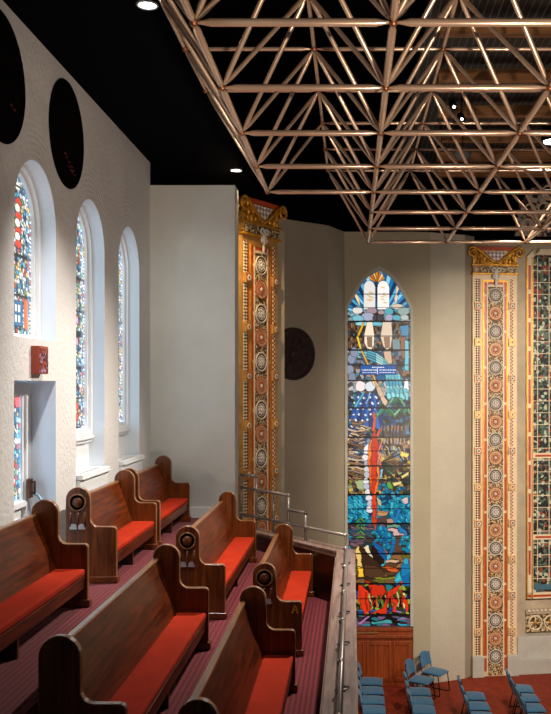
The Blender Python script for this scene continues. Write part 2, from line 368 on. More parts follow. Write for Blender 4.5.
facet('wall_far', (2.56, 20.42), (2.80, 20.66), FN, WT, 'taupe')
facet('wall_far', (2.78, 20.68), (4.02, 20.86), FN, 3.3, 'ashlar')
facet('wall_far', (4.02, 20.95), (7.5, 21.45), FN, 3.3, 'ashlar')
b = MB(); b.prism([(-3.5, 16.6), (-2.6, 17.5), (-0.5, 19.3), (-0.1, 20.1), (1.4, 20.1), (2.8, 20.75), (7.5, 21.5), (7.5, 21.7), (-3.5, 21.7)], 'Z', WT, 5.4, 'black'); struct(b.build('wall_upper'))

# ---- painted glass: numpy canvas -> coloured mesh
def seeds_voronoi(xs, ys, seeds):
    X, Y = np.meshgrid(xs, ys); idm = np.zeros(X.shape, int); best = np.full(X.shape, 1e9)
    cell = {}
    for i, (sx, sy) in enumerate(seeds):
        r = 7.0 if len(seeds) > 300 else 1e9
        ix = np.where(abs(xs-sx) < r)[0]; iy = np.where(abs(ys-sy) < r)[0]
        if len(ix) == 0 or len(iy) == 0: continue
        sl = np.s_[iy[0]:iy[-1]+1, ix[0]:ix[-1]+1]
        d = (X[sl]-sx)**2+(Y[sl]-sy)**2; mk = d < best[sl]
        best[sl] = np.where(mk, d, best[sl]); idm[sl] = np.where(mk, i, idm[sl])
    return idm
def inpoly(X, Y, pts):
    ins = np.zeros(X.shape, bool); n = len(pts); j = n-1
    for i in range(n):
        xi, yi = pts[i]; xj, yj = pts[j]
        if yi != yj:
            c = ((yi > Y) != (yj > Y)) & (X < (xj-xi)*(Y-yi)/(yj-yi)+xi); ins ^= c
        j = i
    return ins
def distseg(X, Y, pts):
    D = np.full(X.shape, 1e9)
    for (x0, y0), (x1, y1) in zip(pts[:-1], pts[1:]):
        dx, dy = x1-x0, y1-y0; t = np.clip(((X-x0)*dx+(Y-y0)*dy)/(dx*dx+dy*dy+1e-9), 0, 1)
        D = np.minimum(D, np.hypot(X-x0-t*dx, Y-y0-t*dy))
    return D
class Canvas:
    def __init__(s, x0, x1, y0, y1, res):
        s.xs = np.arange(x0, x1+1e-6, 1/res); s.ys = np.arange(y0, y1+1e-6, 1/res)
        s.X, s.Y = np.meshgrid(s.xs, s.ys); s.img = np.zeros(s.X.shape+(3,)); s.id = np.zeros(s.X.shape, int); s.n = 1; s.o = (0, 0, 1)
    def paint(s, mk, col, cells=True):
        c = np.array(srgb(*col)[:3]); s.img[mk] = c*random.uniform(.8, 1.15)
        if cells: s.id[mk] = s.n
        s.n += 1
    def T(s, pts): return [(s.o[0]+x/s.o[2], s.o[1]+y/s.o[2]) for x, y in pts]
    def poly(s, col, pts): s.paint(inpoly(s.X, s.Y, s.T(pts)), col)
    def stroke(s, col, w, pts, seg=True):
        p = s.T(pts); 
        if seg and len(p) > 2:
            cols = col if isinstance(col, list) else [col]
            for i in range(len(p)-1): s.paint(distseg(s.X, s.Y, p[i:i+2]) < w/2/s.o[2], cols[i % len(cols)])
        else: s.paint(distseg(s.X, s.Y, p) < w/2/s.o[2], col[0] if isinstance(col, list) else col)
    def ell(s, col, cx, cy, rx, ry):
        (cx, cy), = s.T([(cx, cy)]); s.paint(((s.X-cx)/(rx/s.o[2]))**2+((s.Y-cy)/(ry/s.o[2]))**2 < 1, col)
    def fill_cells(s, y0, y1, cols, size, sx=1.0, ang=None):
        mk = (s.Y >= y0) & (s.Y < y1); seeds = []
        y = y0
        while y < y1+size:
            x = s.xs[0]
            while x < s.xs[-1]+size*sx:
                seeds.append((x/sx+random.uniform(-.4, .4)*size, y+random.uniform(-.4, .4)*size)); x += size*sx
            y += size
        idm = seeds_voronoi(s.xs/sx, s.ys, seeds)
        cc = np.array([np.array(srgb(*random.choice(cols))[:3])*random.uniform(.7, 1.2) for _ in seeds])
        s.img[mk] = cc[idm][mk]; s.id[mk] = idm[mk]+s.n; s.n += len(seeds)
    def warp(s, amp, per, keep=(0, 0)):                     # lets straight pieces flow into hand-cut curves
        a = amp*(1-((s.Y > keep[0]) & (s.Y < keep[1])))
        dx = a*(np.sin(s.Y*6.28/per+s.X*.5)+.35*np.sin(s.Y*6.28/(per*.43)+s.X*.7)); dy = a*(np.sin(s.X*6.28/per+s.Y*.37)+.35*np.sin(s.X*6.28/(per*.47)+s.Y*.6+1))
        st = s.xs[1]-s.xs[0]; ny, nx = s.X.shape
        ix = np.clip(np.rint((s.X+dx-s.xs[0])/st).astype(int), 0, nx-1); iy = np.clip(np.rint((s.Y+dy-s.ys[0])/st).astype(int), 0, ny-1)
        s.img = s.img[iy, ix]; s.id = s.id[iy, ix]
    def lead(s, v=0.012):
        e = np.zeros(s.id.shape, bool); e[:, :-1] |= s.id[:, :-1] != s.id[:, 1:]; e[:-1] |= s.id[:-1] != s.id[1:]
        s.img[e] = s.img[e]*0.1+v*0.3
    def bar(s, y, h, x=None):
        s.img[abs(s.Y-y) < h/2] = (0.004, 0.003, 0.003)
    def vbar(s, x, h, y0=-1e9, y1=1e9): s.img[(abs(s.X-x) < h/2) & (s.Y > y0) & (s.Y < y1)] *= 0.12
    def mesh(s, name, place, inside, m, parent, bow=0):
        ny, nx = s.X.shape; vs = np.array([place(s.X, s.Y)]).reshape(3, -1).T
        I = np.arange(ny*nx).reshape(ny, nx)
        q = np.stack([I[:-1, :-1], I[:-1, 1:], I[1:, 1:], I[1:, :-1]], -1).reshape(-1, 4)
        ok = inside(s.X, s.Y).reshape(-1); q = q[ok[q].all(1)]
        used = np.unique(q); remap = np.zeros(ny*nx, int); remap[used] = np.arange(len(used)); vs = vs[used]; q = remap[q]
        me = bpy.data.meshes.new(name); me.from_pydata(vs.tolist(), [], q.tolist())
        a = me.color_attributes.new('pane', 'FLOAT_COLOR', 'POINT')
        c = np.concatenate([s.img.reshape(-1, 3)[used], np.ones((len(used), 1))], 1).astype(np.float32)
        a.data.foreach_set('color', c.ravel()); me.materials.append(M[m])
        o = bpy.data.objects.new(name, me); COL.objects.link(o); o.parent = parent
        return o

# ---- left wall windows
def arch_frame(b, c, hw, z0, x0, x1, w_, m, n=24):
    o = [(c-hw, z0), (c-hw, AZ)]+arc(c, AZ, hw, 180, 0, n)+[(c+hw, AZ), (c+hw, z0)]
    i = [(c-hw+w_, z0+w_), (c-hw+w_, AZ)]+arc(c, AZ, hw-w_, 180, 0, n)+[(c+hw-w_, AZ), (c+hw-w_, z0+w_)]
    N_ = len(o); vs = [(x0, *p) for p in o]+[(x0, *p) for p in i]+[(x1, *p) for p in o]+[(x1, *p) for p in i]; fs = []
    for k in range(N_):
        j = (k+1) % N_
        fs += [(k, j, N_+j, N_+k), (2*N_+k, 3*N_+k, 3*N_+j, 2*N_+j), (k, 2*N_+k, 2*N_+j, j), (N_+k, N_+j, 3*N_+j, 3*N_+k)]
    b.add(vs, fs, m)
MOS = [(240, 244, 248), (60, 130, 170), (30, 90, 130), (230, 190, 90), (245, 245, 250), (100, 180, 200), (200, 70, 40), (20, 50, 80), (220, 220, 200), (130, 170, 90), (235, 238, 245), (90, 160, 190)]
def side_window(i, c, z0, gz0, spec):
    t = bpy.data.objects.new('window_%d' % i, None); COL.objects.link(t); t['kind'] = 'structure'
    b = MB(); arch_frame(b, c, HW, z0, XL-0.14, XL-0.24, 0.05, 'white'); arch_frame(b, c, HW-0.05, z0+0.05 if i > 1 else z0, XL-0.18, XL-0.26, 0.04, 'white')
    b.build('window_frame', t, bevel=0.008)
    S = 60.0                                                # canvas units per metre
    cv = Canvas((c-.50)*S, (c+.50)*S, (-2.12)*S, -(gz0)*S, 1.5)
    cv.fill_cells(-2.2*S, -gz0*S+2, MOS, 2.6)
    cv.o = (0, 0, 1); spec(cv, c, S)
    # beaded border
    for k in range(int((2.1-gz0)*S/2.4)):
        for sx in (-.455, .455):
            cv.ell(random.choice([(250, 250, 250), (250, 250, 255), (200, 60, 40), (240, 200, 110)]), (c+sx)*S, -gz0*S-k*2.4, 1.5, 1.1)
    cv.lead()
    hw = HW-0.08
    def inside(X, Y): 
        y = X/S-c; z = -Y/S; return (abs(y) <= hw) & ((z < AZ) | (y**2+(z-AZ)**2 < hw*hw))
    for zb in (1.90, 1.24, 0.86, 0.2, -0.15): cv.bar(-zb*S, 1.6)
    cv.mesh('stained_glass', lambda X, Y: (np.full(X.shape, XL-0.22), X/S, -Y/S), inside, 'glass', t)
    return t
def spec1(cv, c, S):
    for z in (1.75, 1.62, 1.48, 1.35): cv.ell((225, 70, 40), (c+.14)*S, -z*S, 5, 2.6)
    for z in (1.9, 1.69, 1.55, 1.42): cv.ell((252, 246, 225), (c+.12)*S, -z*S, 4, 2.6)
    cv.poly((30, 110, 160), [((c-.1)*S, -.80*S), ((c+.25)*S, -.80*S), ((c+.25)*S, -.56*S), ((c-.1)*S, -.56*S)])
    for y, z in ((.08, .73), (.08, .63), (.16, .73), (.16, .63)): cv.poly((240, 245, 250), [((c+y-.03)*S, -(z+.035)*S), ((c+y+.03)*S, -(z+.035)*S), ((c+y+.03)*S, -(z-.035)*S), ((c+y-.03)*S, -(z-.035)*S)])
    cv.stroke((235, 110, 50), 6, [((c+.34)*S, -.79*S), ((c+.34)*S, -.58*S)])
def spec2(cv, c, S):
    for z in (.75, .5): cv.ell((200, 150, 190), (c+.2)*S, -z*S, 3, 3)
    for z in (-.25, -.38): cv.ell((200, 80, 40), (c+.2)*S, -z*S, 4, 3)
    cv.poly((20, 26, 40), [((c-.4)*S, -.62*S), ((c+.42)*S, -.62*S), ((c+.42)*S, -.56*S), ((c-.4)*S, -.56*S)])
side_window(1, cents[0], 0.433, 0.49, spec1)
w2 = side_window(2, cents[1], -0.60, -0.50, spec2)
w3 = side_window(3, cents[2], -0.60, -0.50, lambda cv, c, S: None)
for w_, c in ((w2, cents[1]), (w3, cents[2])):
    b = MB(); b.box((XL-0.30, c-HW, -3.0), (XL-0.19, c+HW, -0.60), 'white'); b.build('infill_panel', w_)
    b = MB(); b.box((XL-0.26, c-HW, -0.64), (XL-0.12, c+HW, -0.60), 'white'); b.box((XL-0.22, c-HW, -0.68), (XL-0.15, c+HW, -0.64), 'white'); b.build('window_sill', w_, bevel=0.006)
# ---- door below the first window
t = bpy.data.objects.new('door_1', None); COL.objects.link(t); t['kind'] = 'structure'
b = MB(); b.box((XL-0.33, 7.95, F1), (XL-0.29, 9.06, -1.13), 'white'); b.box((XL-0.33, 7.95, -.12), (XL-0.29, 9.06, .03), 'white'); b.box((XL-0.33, 8.86, -1.13), (XL-0.29, 9.06, -.12), 'white'); b.box((XL-0.33, 7.95, -1.13), (XL-0.29, 8.0, -.12), 'white')
b.box((XL-0.29, 8.92, F1), (XL-0.241, 9.06, -0.1), 'white'); b.box((XL-0.29, 7.95, -0.1), (XL-0.24, 9.06, 0.03), 'white')
b.box((XL-0.29, 8.86, -1.2), (XL-0.265, 8.92, -0.1), 'white'); b.box((XL-0.29, 7.95, -1.20), (XL-0.24, 8.92, -1.14), 'white')
b.box((XL-0.29, 8.1, -1.85), (XL-0.27, 8.8, -1.3), 'white')
b.build('door_leaf', t, bevel=0.006)
cv = Canvas(8.0*60, 8.86*60, 0.12*60, 1.12*60, 1.5); cv.fill_cells(0, 80, MOS+[(200, 60, 40), (190, 50, 40)], 3.0)
cv.ell((220, 60, 20), 8.8*60, .16*60, 5, 4); cv.lead()
cv.mesh('stained_glass', lambda X, Y: (np.full(X.shape, XL-0.285), X/60, -Y/60), lambda X, Y: X > 0, 'glass', t)
b = MB(); b.box((XL-0.24, 8.90, -1.12), (XL-0.20, 8.99, -0.93), 'brass'); b.tube((XL-0.20, 8.945, -0.96), (XL-0.17, 8.945, -0.96), .012, 'brass'); b.tube((XL-0.17, 8.945, -1.08), (XL-0.17, 8.945, -0.95), .012, 'brass'); b.build('door_latch', t, bevel=0.004)
b = MB(); b.path([(XL-0.2, 8.97, -1.07), (XL-0.15, 8.99, -1.1), (XL-0.10, 9.0, -1.2), (XL-0.09, 9.0, -1.24)], .012, 'bluetube'); b.build('push_bar', t)

# ---- radiator covers
def radiator(c, label):
    t = thing('radiator_cover', label, 'radiator cover', (XL-0.05, c, F1), 0, 'white radiator covers in the window bays')
    b = MB(); b.box((-0.08, -.545, 0), (0.10, .545, 0.93), 'white'); b.build('body', t, bevel=0.01)
    b = MB(); b.box((-0.13, -.552, 0.93), (0.13, .552, 0.955), 'white'); b.box((-0.13, -.552, 0.955), (0.02-.02, .552, 0.985), 'white'); b.box((0.05, -.552, 0.955), (0.12, .552, 0.985), 'white'); b.box((-.0, -.552, .955), (.05, -.40, .985), 'white'); b.box((0, .40, .955), (.05, .552, .985), 'white'); b.build('top', t, bevel=0.005)
    b = MB()
    for k in range(40): b.box((0.0, -.40+k*.02, 0.956), (0.05, -.395+k*.02, 0.972), 'meshgrey')
    b.box((0, -.4, .955), (.05, .4, .957), 'black'); b.build('grille', t)
radiator(cents[1], 'white radiator cover behind the pew, under the middle tall window')
radiator(cents[2], 'white radiator cover under the farthest tall window, nearest the corner')

# ---- round panels on the walls
def round_panel(name, c, label, marks):
    t = thing(name, label, 'wall panel', (XL, c, 2.61), 0, None)
    b = MB(); b.disc((0.008, 0, 0), 0.545, 'blackdisc', 'X', 0.016, 64); b.build('panel', t)
    b = MB(); b.ring((0.012, 0, 0), 0.545, 0.012, 'blackdisc', 'X', 64, 6); b.build('rim', t)
    b = MB()
    for y, z in marks:
        b.box((0.016, y, z), (0.019, y+random.uniform(.03, .09), z+.012), 'redmark')
    b.build('marks', t)
round_panel('round_wall_panel', 9.395, 'round black panel high on the left wall, whole in view between two arched windows',
    [(-.12+.07*k, -.22-.03*k) for k in range(6)]+[(.02+.06*k, -.33-.02*k) for k in range(3)])
round_panel('round_wall_panel', 7.615, 'round black panel high on the left wall, cut by the left edge of the view',
    [(.2+.07*k, -.18-.02*k) for k in range(2)])
t = thing('relief_disc', 'dark brown carved round disc on the taupe wall left of the tall stained glass', 'wall disc', (-1.22, 18.57, 0.64), math.atan2(1.8, 2.09))
b = MB(); b.disc((0, -0.03, 0), .54, 'discbrown', 'Y', 0.05, 64); b.build('disc', t)
b = MB(); b.ring((0, -0.055, 0), .51, .03, 'discbrown', 'Y', 48); b.ring((0, -.055, 0), .36, .012, 'discbrown', 'Y', 48)
for k in range(12):
    a = 2*PI*k/12; b.tube((.12*math.cos(a), -.058, .12*math.sin(a)), (.33*math.cos(a), -.058, .33*math.sin(a)), .018, 'discbrown', 6)
b.ball((0, -.055, 0), .09, 'discbrown', sq=(1, .4, 1)); b.build('relief', t)

# ---- sign box between window and door
t = thing('sign_box', 'small reddish brown sign box on the left wall above the recessed door', 'sign', (XL, 8.48, 0.235))
b = MB(); b.box((0, -.12, -.13), (0.075, .14, .13), 'signred'); b.build('box', t, bevel=0.004)
b = MB(); b.box((0.075, -.105, -.115), (0.079, .125, .115), 'signface')
for z in (.10, .07): b.box((.079, -.08, z), (.081, .11, z+.012), 'signred')
b.build('picture', t)

# ---- tall nave window
D4 = 20.0; K = D4/F
def wx(px): return (px-PX)*K
def wz(py): return (PY-py)*K
def ogive(x0, x1, ys, ya, yb, n=12):                        # pointed arch outline in picture units, clockwise from bottom left
    cx = (x0+x1)/2; pts = [(x0, yb), (x0, ys)]
    prof = [(0, 0), (.03, .1), (.16, .29), (.33, .525), (.49, .72), (.70, .885), (1, 1)]
    L_ = [(x0+(cx-x0)*u, ys+(ya-ys)*v) for u, v in prof[1:]]
    return pts+L_+[(2*cx-x, y) for x, y in L_[:-1][::-1]]+[(x1, ys), (x1, yb)]
W4 = bpy.data.objects.new('window_4', None); COL.objects.link(W4); W4['kind'] = 'structure'
go = ogive(347.6, 410.4, 311, 271, 626); fo = ogive(345, 413.2, 311, 266, 626)
b = MB(); n = len(go); G = [(wx(x), wz(y)) for x, y in go]; Fo = [(wx(x), wz(y)) for x, y in fo]
vs = [(x, D4-.03, z) for x, z in Fo]+[(x, D4-.03, z) for x, z in G]+[(x, D4+.15, z) for x, z in G]+[(x, D4+.02, z) for x, z in Fo]
fs = []
for k in range(n-1): fs += [(k, k+1, n+k+1, n+k), (n+k, n+k+1, 2*n+k+1, 2*n+k), (3*n+k, 3*n+k+1, k+1, k)]
b.add(vs, fs, 'stone'); b.build('window_frame', W4)
# wall around the window
hole = [(x, z) for x, z in Fo]
hole[0] = (hole[0][0], FN); hole[-1] = (hole[-1][0], FN)
lo = [(-0.17, FN)]+hole+[(1.37, FN), (1.37, WT), (-0.17, WT)]
b = MB(); tris = tessellate_polygon([[Vector((x, z, 0)) for x, z in lo]]); b.add([(x, D4, z) for x, z in lo], tris, 'taupe_light')
o = struct(b.build('wall_far')); sol = o.modifiers.new('t', 'SOLIDIFY'); sol.thickness = 0.02; sol.offset = 0
cv = Canvas(347, 411, 270, 627, 3.0)
R = random
BR = [(70, 46, 30), (110, 76, 50), (40, 28, 22), (150, 110, 76), (60, 60, 70)]
cv.fill_cells(270, 312, [(20, 100, 160), (60, 160, 205), (10, 60, 110), (110, 200, 230)], 4)
cx, cy = 378.5, 322                                         # rays
for k in range(34):
    a0 = PI*k/34; a1 = PI*(k+1)/34; c = [(16, 96, 160), (80, 180, 220), (8, 52, 100), (30, 130, 190), (130, 205, 235)][k % 5]
    cv.poly(c, [(cx, cy), (cx+80*math.cos(a0), cy-80*math.sin(a0)), (cx+80*math.cos(a1), cy-80*math.sin(a1))])
cv.fill_cells(311, 323, [(150, 160, 165), (90, 150, 165), (190, 190, 195), (30, 40, 50), (120, 190, 200), (60, 60, 66)], 3.2, 1.6)
cv.fill_cells(322, 350, BR+[(30, 30, 34), (90, 110, 120)], 3.4, .7)
cv.fill_cells(350, 381, BR+[(110, 120, 140), (60, 130, 150), (170, 160, 160), (50, 80, 110)], 3.6)
cv.fill_cells(381, 396, [(60, 130, 140), (150, 170, 175), (90, 70, 60), (30, 70, 90), (190, 180, 175)], 4)
cv.fill_cells(396, 437, [(24, 70, 120), (20, 40, 60), (50, 110, 150), (60, 90, 60), (30, 26, 24)], 3.6)
cv.fill_cells(437, 466, BR+[(190, 160, 110), (200, 180, 80), (110, 130, 160), (30, 80, 130)], 3.2, 1.4)
cv.fill_cells(466, 495, BR+[(110, 100, 40), (30, 60, 50), (190, 160, 80), (140, 150, 110)], 3.4)
cv.fill_cells(495, 524, [(14, 110, 140), (30, 150, 175), (10, 60, 100), (60, 40, 50), (20, 130, 160)], 3.8, 1.5)
cv.fill_cells(524, 554, [(40, 80, 90), (70, 50, 50), (120, 90, 100), (30, 60, 70), (20, 120, 150), (60, 50, 40)], 4, 1.8)
cv.fill_cells(554, 584, [(80, 54, 32), (60, 40, 24), (110, 80, 50), (150, 100, 60), (90, 90, 30)], 4, 3.0)
cv.fill_cells(584, 616, [(16, 20, 16), (70, 80, 20), (30, 60, 20), (150, 160, 60), (20, 20, 24), (20, 60, 110)], 4.2, .8)
cv.fill_cells(616, 628, [(110, 80, 110), (20, 18, 20), (40, 120, 130), (60, 30, 40), (16, 14, 14)], 3.4, 2)
Z = 7.347
cv.o = (342, 262, Z)
for x0 in (160, 262):
    tb = [(x0, 350), (x0, 185)]+[(x0+42-42*math.cos(PI*k/8), 185-48*math.sin(PI*k/8)) for k in range(1, 8)]+[(x0+86, 185), (x0+86, 350)]
    cv.poly((244, 238, 232), tb)
for k in range(14):
    x = R.choice((200, 215, 300, 318)); y = 165+R.random()*165
    cv.paint(distseg(cv.X, cv.Y, cv.T([(x-14, y), (x+12, y+6)])) < 0.5, (222, 190, 130), False)
for k in range(7):
    a = PI*(0.15+0.7*k/6); cv.poly([(250, 150, 40), (255, 220, 110), (230, 110, 30)][k % 3], [(258, 155), (258+62*math.cos(a-.14), 145-72*math.sin(a-.14)), (258+62*math.cos(a+.14), 145-72*math.sin(a+.14))])
cv.poly((246, 214, 160), [(84, 190), (104, 200), (112, 240), (124, 262), (138, 335), (112, 290), (96, 255)])
cv.poly((246, 220, 190), [(402, 172), (424, 190), (404, 236), (414, 252), (398, 322), (384, 270), (394, 240)])
for c_, x, y, rx, ry in [((220, 214, 210), 115, 355, 38, 26), ((176, 150, 160), 220, 358, 42, 22), ((160, 165, 190), 190, 402, 48, 30), ((120, 185, 200), 118, 415, 42, 24), ((60, 60, 66), 265, 410, 40, 26),
    ((90, 180, 195), 345, 365, 34, 26), ((236, 214, 190), 408, 328, 44, 20), ((150, 175, 170), 452, 360, 44, 32), ((170, 165, 195), 348, 408, 30, 24), ((80, 160, 180), 402, 410, 32, 20), ((190, 200, 196), 462, 408, 30, 20), ((150, 215, 225), 150, 455, 52, 14), ((110, 195, 210), 258, 456, 56, 14), ((190, 160, 160), 290, 370, 26, 16)]:
    cv.ell(c_, x, y, rx, ry)
cv.o = (342, 325, Z)
for p in ([(185, -20), (225, -20), (240, 80), (235, 150), (215, 182), (185, 172), (165, 130), (165, 70)], [(300, -20), (365, -20), (372, 80), (360, 160), (330, 186), (305, 160), (284, 90)]):
    cv.poly((238, 214, 190), p)
cv.poly((150, 120, 90), [(185, 90), (222, 90), (222, 165), (190, 160)]); cv.poly((160, 128, 96), [(310, 90), (352, 90), (350, 165), (320, 172)])
cv.poly((226, 190, 160), [(306, 195), (362, 195), (370, 280), (340, 290), (315, 250)])
cv.poly((60, 130, 170), [(425, 10), (490, 0), (490, 100), (440, 80)]); cv.poly((150, 100, 76), [(430, 90), (468, 90), (470, 260), (440, 240)])
cv.poly((90, 180, 200), [(465, 110), (492, 120), (492, 340), (462, 330)])
cv.poly((120, 150, 160), [(370, 100), (425, 110), (430, 180), (375, 180)])
for k, q in enumerate((0, 18, 36, 54)):
    cv.stroke([(110, 190, 205), (70, 160, 185), (160, 215, 222)], 15, [(120, 180+q), (190, 190+q), (255, 215+q*1.0), (310, 255+q*.8), (350, 305+q*.5)])
for k in range(5):
    cv.stroke([(100, 185, 200), (60, 150, 180), (130, 200, 212), (80, 170, 190)], 22, [(330+k*22, 370), (332+k*24, 410), (338+k*24, 455), (345+k*24, 520)])
for x, y in ((70, 250), (60, 330), (90, 200), (75, 385)): cv.ell((130, 140, 165), x, y, 28, 36)
cv.stroke((70, 90, 120), 16, [(135, 215), (190, 300)])
cv.ell((240, 222, 220), 138, 450, 36, 40); cv.ell((205, 215, 225), 203, 452, 38, 34); cv.ell((225, 225, 235), 474, 452, 20, 52); cv.ell((26, 90, 140), 285, 388, 36, 22)
cv.stroke([(225, 190, 160), (160, 110, 80), (225, 190, 160)], 30, [(240, 420), (270, 460), (290, 520), (310, 560)])
cv.stroke([(240, 190, 30), (250, 210, 40), (240, 180, 60), (226, 176, 100), (220, 180, 120)], 15, [(158, -10), (115, 90), (140, 180), (190, 285), (235, 380), (280, 500)])
cv.poly((14, 84, 160), [(135, 297), (397, 297), (397, 367), (135, 367)])
def mark(x0, x1, y, h=7):
    x = x0
    while x < x1:
        w_ = R.uniform(6, 12); cv.paint(inpoly(cv.X, cv.Y, cv.T([(x, y), (x+w_, y), (x+w_, y+h), (x, y+h)])), (236, 240, 246), False); x += w_+4
mark(222, 305, 308); mark(145, 250, 326, 9); mark(275, 388, 326, 9); mark(150, 245, 346, 6); mark(275, 385, 346, 6)
cv.paint(inpoly(cv.X, cv.Y, cv.T([(259, 318), (264, 318), (264, 362), (259, 362)])), (220, 230, 240), False)
cv.o = (342, 390, Z)
for k in range(9):
    cv.poly([(16, 70, 150), (30, 100, 180), (12, 50, 110)][k % 3], [(130+k*14, 25), (146+k*14, 25), (75+k*30, 240+8*k), (44+k*30, 230+8*k)])
for k in range(26):
    r_, c_ = divmod(k, 5); x = 75+c_*44+(r_ % 2)*20-r_*4; y = 55+r_*42
    cv.paint(((cv.X-342-x/Z)**2+(cv.Y-390-y/Z)**2) < 1.1, (235, 240, 250), False)
cv.stroke((70, 170, 200), 14, [(100, 120), (160, 30)]); cv.stroke((150, 200, 230), 12, [(180, 100), (205, 20)])
cv.stroke([(225, 190, 160), (214, 176, 150)], 36, [(270, -10), (300, 60), (330, 110)])
for k in range(5): cv.stroke([(90, 180, 195), (120, 200, 210)], 28, [(340+k*32, 0), (345+k*32, 35), (350+k*32, 60)])
GR = [(40, 130, 70), (80, 160, 110), (20, 90, 60), (120, 180, 140), (30, 120, 110)]
for (px, py) in ((322, 170), (452, 165), (395, 90)):
    for k in range(8):
        a = PI*(1.0-k/7*1.0)+.0; ex, ey = px+70*math.cos(a), py-10-30*math.sin(a)
        cv.stroke(R.choice(GR), 15, [(px, py), ((px+ex)/2, (py+ey)/2-14)]); cv.stroke(R.choice(GR), 15, [((px+ex)/2, (py+ey)/2-14), (ex, ey+36)])
for k in range(8): cv.stroke([(150, 110, 80), (96, 64, 44), (180, 150, 120)], 12, [(292+k*25, 265), (293+k*24, 310), (292+k*24, 350), (290+k*24, 395)])
FL = [(226, 92, 30), (200, 50, 20), (240, 130, 50), (214, 70, 30)]
TN = [(200, 170, 140), (160, 120, 90), (220, 196, 170), (120, 86, 62), (140, 110, 100)]
for k in range(20):
    x0 = 45+R.random()*60; y0 = 215+k*15; cv.stroke(R.choice(TN), 13, [(x0, y0), (x0+60, y0+20+R.uniform(-20, 20))]); cv.stroke(R.choice(TN), 10, [(x0+60, y0+20), (x0+110, y0+10+R.uniform(-20, 30))])
for k in range(7): cv.stroke(R.choice([(30, 90, 140), (20, 60, 110), (60, 130, 160)]), 12, [(60+k*22, 440+R.random()*60), (110+k*18, 410+R.random()*60)])
cv.poly((230, 232, 240), [(160, 420), (195, 385), (200, 475), (165, 470)])
for k in range(10): cv.stroke(R.choice([(170, 150, 120), (110, 150, 170), (190, 180, 150), (90, 70, 60)]), 11, [(290+k*18, 400+R.random()*30), (340+k*16, 490+R.random()*40)])
cv.poly((60, 130, 180), [(375, 450), (430, 490), (380, 514)])
cv.o = (342, 450, Z)
for k in range(8): cv.stroke(R.choice(TN), 14, [(50, 10+k*28), (110+R.random()*60, 20+k*30)])
for k in range(13):
    a = -0.9+k*0.2; cv.stroke(R.choice([(120, 90, 60), (90, 64, 40), (160, 130, 80), (60, 44, 30), (40, 90, 70)]), 11, [(300, 90), (300+130*math.cos(a), 90+110*math.sin(a))])
cv.poly((226, 196, 90), [(440, 10), (492, 30), (480, 60), (430, 40)]); cv.poly((220, 196, 120), [(430, 190), (490, 160), (490, 190), (440, 212)])
cv.poly((90, 160, 60), [(330, 245), (360, 235), (375, 290), (340, 280)]); cv.poly((220, 196, 130), [(370, 240), (440, 230), (440, 255), (380, 265)])
cv.poly((150, 165, 120), [(95, 235), (160, 215), (165, 300), (110, 280)])
TE = [(20, 130, 165), (60, 175, 200), (14, 95, 135), (40, 155, 185)]
for r_ in range(6):
    for c_ in range(4): cv.stroke(R.choice(TE), 24, [(55+c_*38, 350+r_*26), (75+c_*36, 372+r_*26)])
def curl(x, y, r, w_, a0, a1, cols=TE, n=8, tail=None):
    pts = [(x+r*math.cos(math.radians(a0+(a1-a0)*k/n)), y+r*math.sin(math.radians(a0+(a1-a0)*k/n))) for k in range(n+1)]
    if tail: pts += tail
    for i in range(len(pts)-1): cv.stroke(R.choice(cols), w_, [pts[i], pts[i+1]])
curl(300, 290, 30, 24, -180, 20); curl(340, 345, 40, 30, -180, -10, tail=None); curl(315, 420, 50, 30, 200, 100); curl(470, 440, 38, 28, -190, 40, tail=[(480, 514)])
curl(410, 400, 44, 26, 30, -170, tail=[(372, 480)]); curl(400, 450, 20, 26, 0, 120); curl(450, 320, 40, 22, 180, 280)
cv.poly((220, 190, 190), [(440, 370), (480, 350), (490, 390), (455, 395)]); cv.poly((190, 140, 90), [(262, 450), (345, 450), (340, 480), (270, 475)])
cv.poly((190, 190, 150), [(260, 340), (285, 370), (290, 430), (262, 400)])
for k in range(10): cv.ell(R.choice([(220, 222, 230), (180, 184, 200), (236, 236, 240)]), 172+8*math.sin(k)+k*3, 60+k*42, 22, 24)
cv.o = (342, 390, Z)
for p, c_ in (([(232, 158), (246, 175), (252, 260), (240, 340), (224, 300), (228, 220)], (214, 84, 50)), ([(292, 262), (280, 310), (268, 360), (248, 350), (262, 300)], (220, 80, 50)), ([(214, 350), (236, 300), (262, 350), (270, 440), (270, 560), (196, 560), (190, 500), (212, 430)], (206, 56, 24))):
    cv.poly(c_, p)
cv.stroke([(230, 120, 40), (240, 140, 50)], 16, [(215, 370), (205, 440), (200, 560)]); cv.stroke([(225, 110, 110), (230, 130, 120)], 14, [(285, 400), (270, 470), (290, 560)])
cv.o = (342, 450, Z)
cv.stroke([(240, 130, 30), (226, 100, 30), (236, 120, 40), (222, 84, 30)], 22, [(205, 0), (200, 80), (215, 200), (215, 260), (235, 330)])
cv.stroke([(196, 44, 20), (214, 60, 26), (200, 50, 20), (220, 70, 30), (206, 50, 24)], 34, [(235, 0), (238, 110), (235, 200), (235, 330), (240, 420), (238, 540)])
cv.stroke([(236, 120, 50), (226, 100, 40)], 16, [(268, 90), (265, 240), (240, 320)]); cv.stroke([(236, 150, 130), (226, 120, 110)], 14, [(282, 30), (265, 80), (262, 100)])
cv.poly((130, 190, 230), [(280, 150), (300, 140), (296, 200), (280, 205)])
cv.o = (342, 510, Z)
for k in range(12): cv.stroke(R.choice([(96, 74, 92), (70, 54, 70), (110, 90, 100), (40, 80, 110)]), 13, [(55+R.random()*60, 120+k*10), (150+R.random()*90, 130+k*9)])
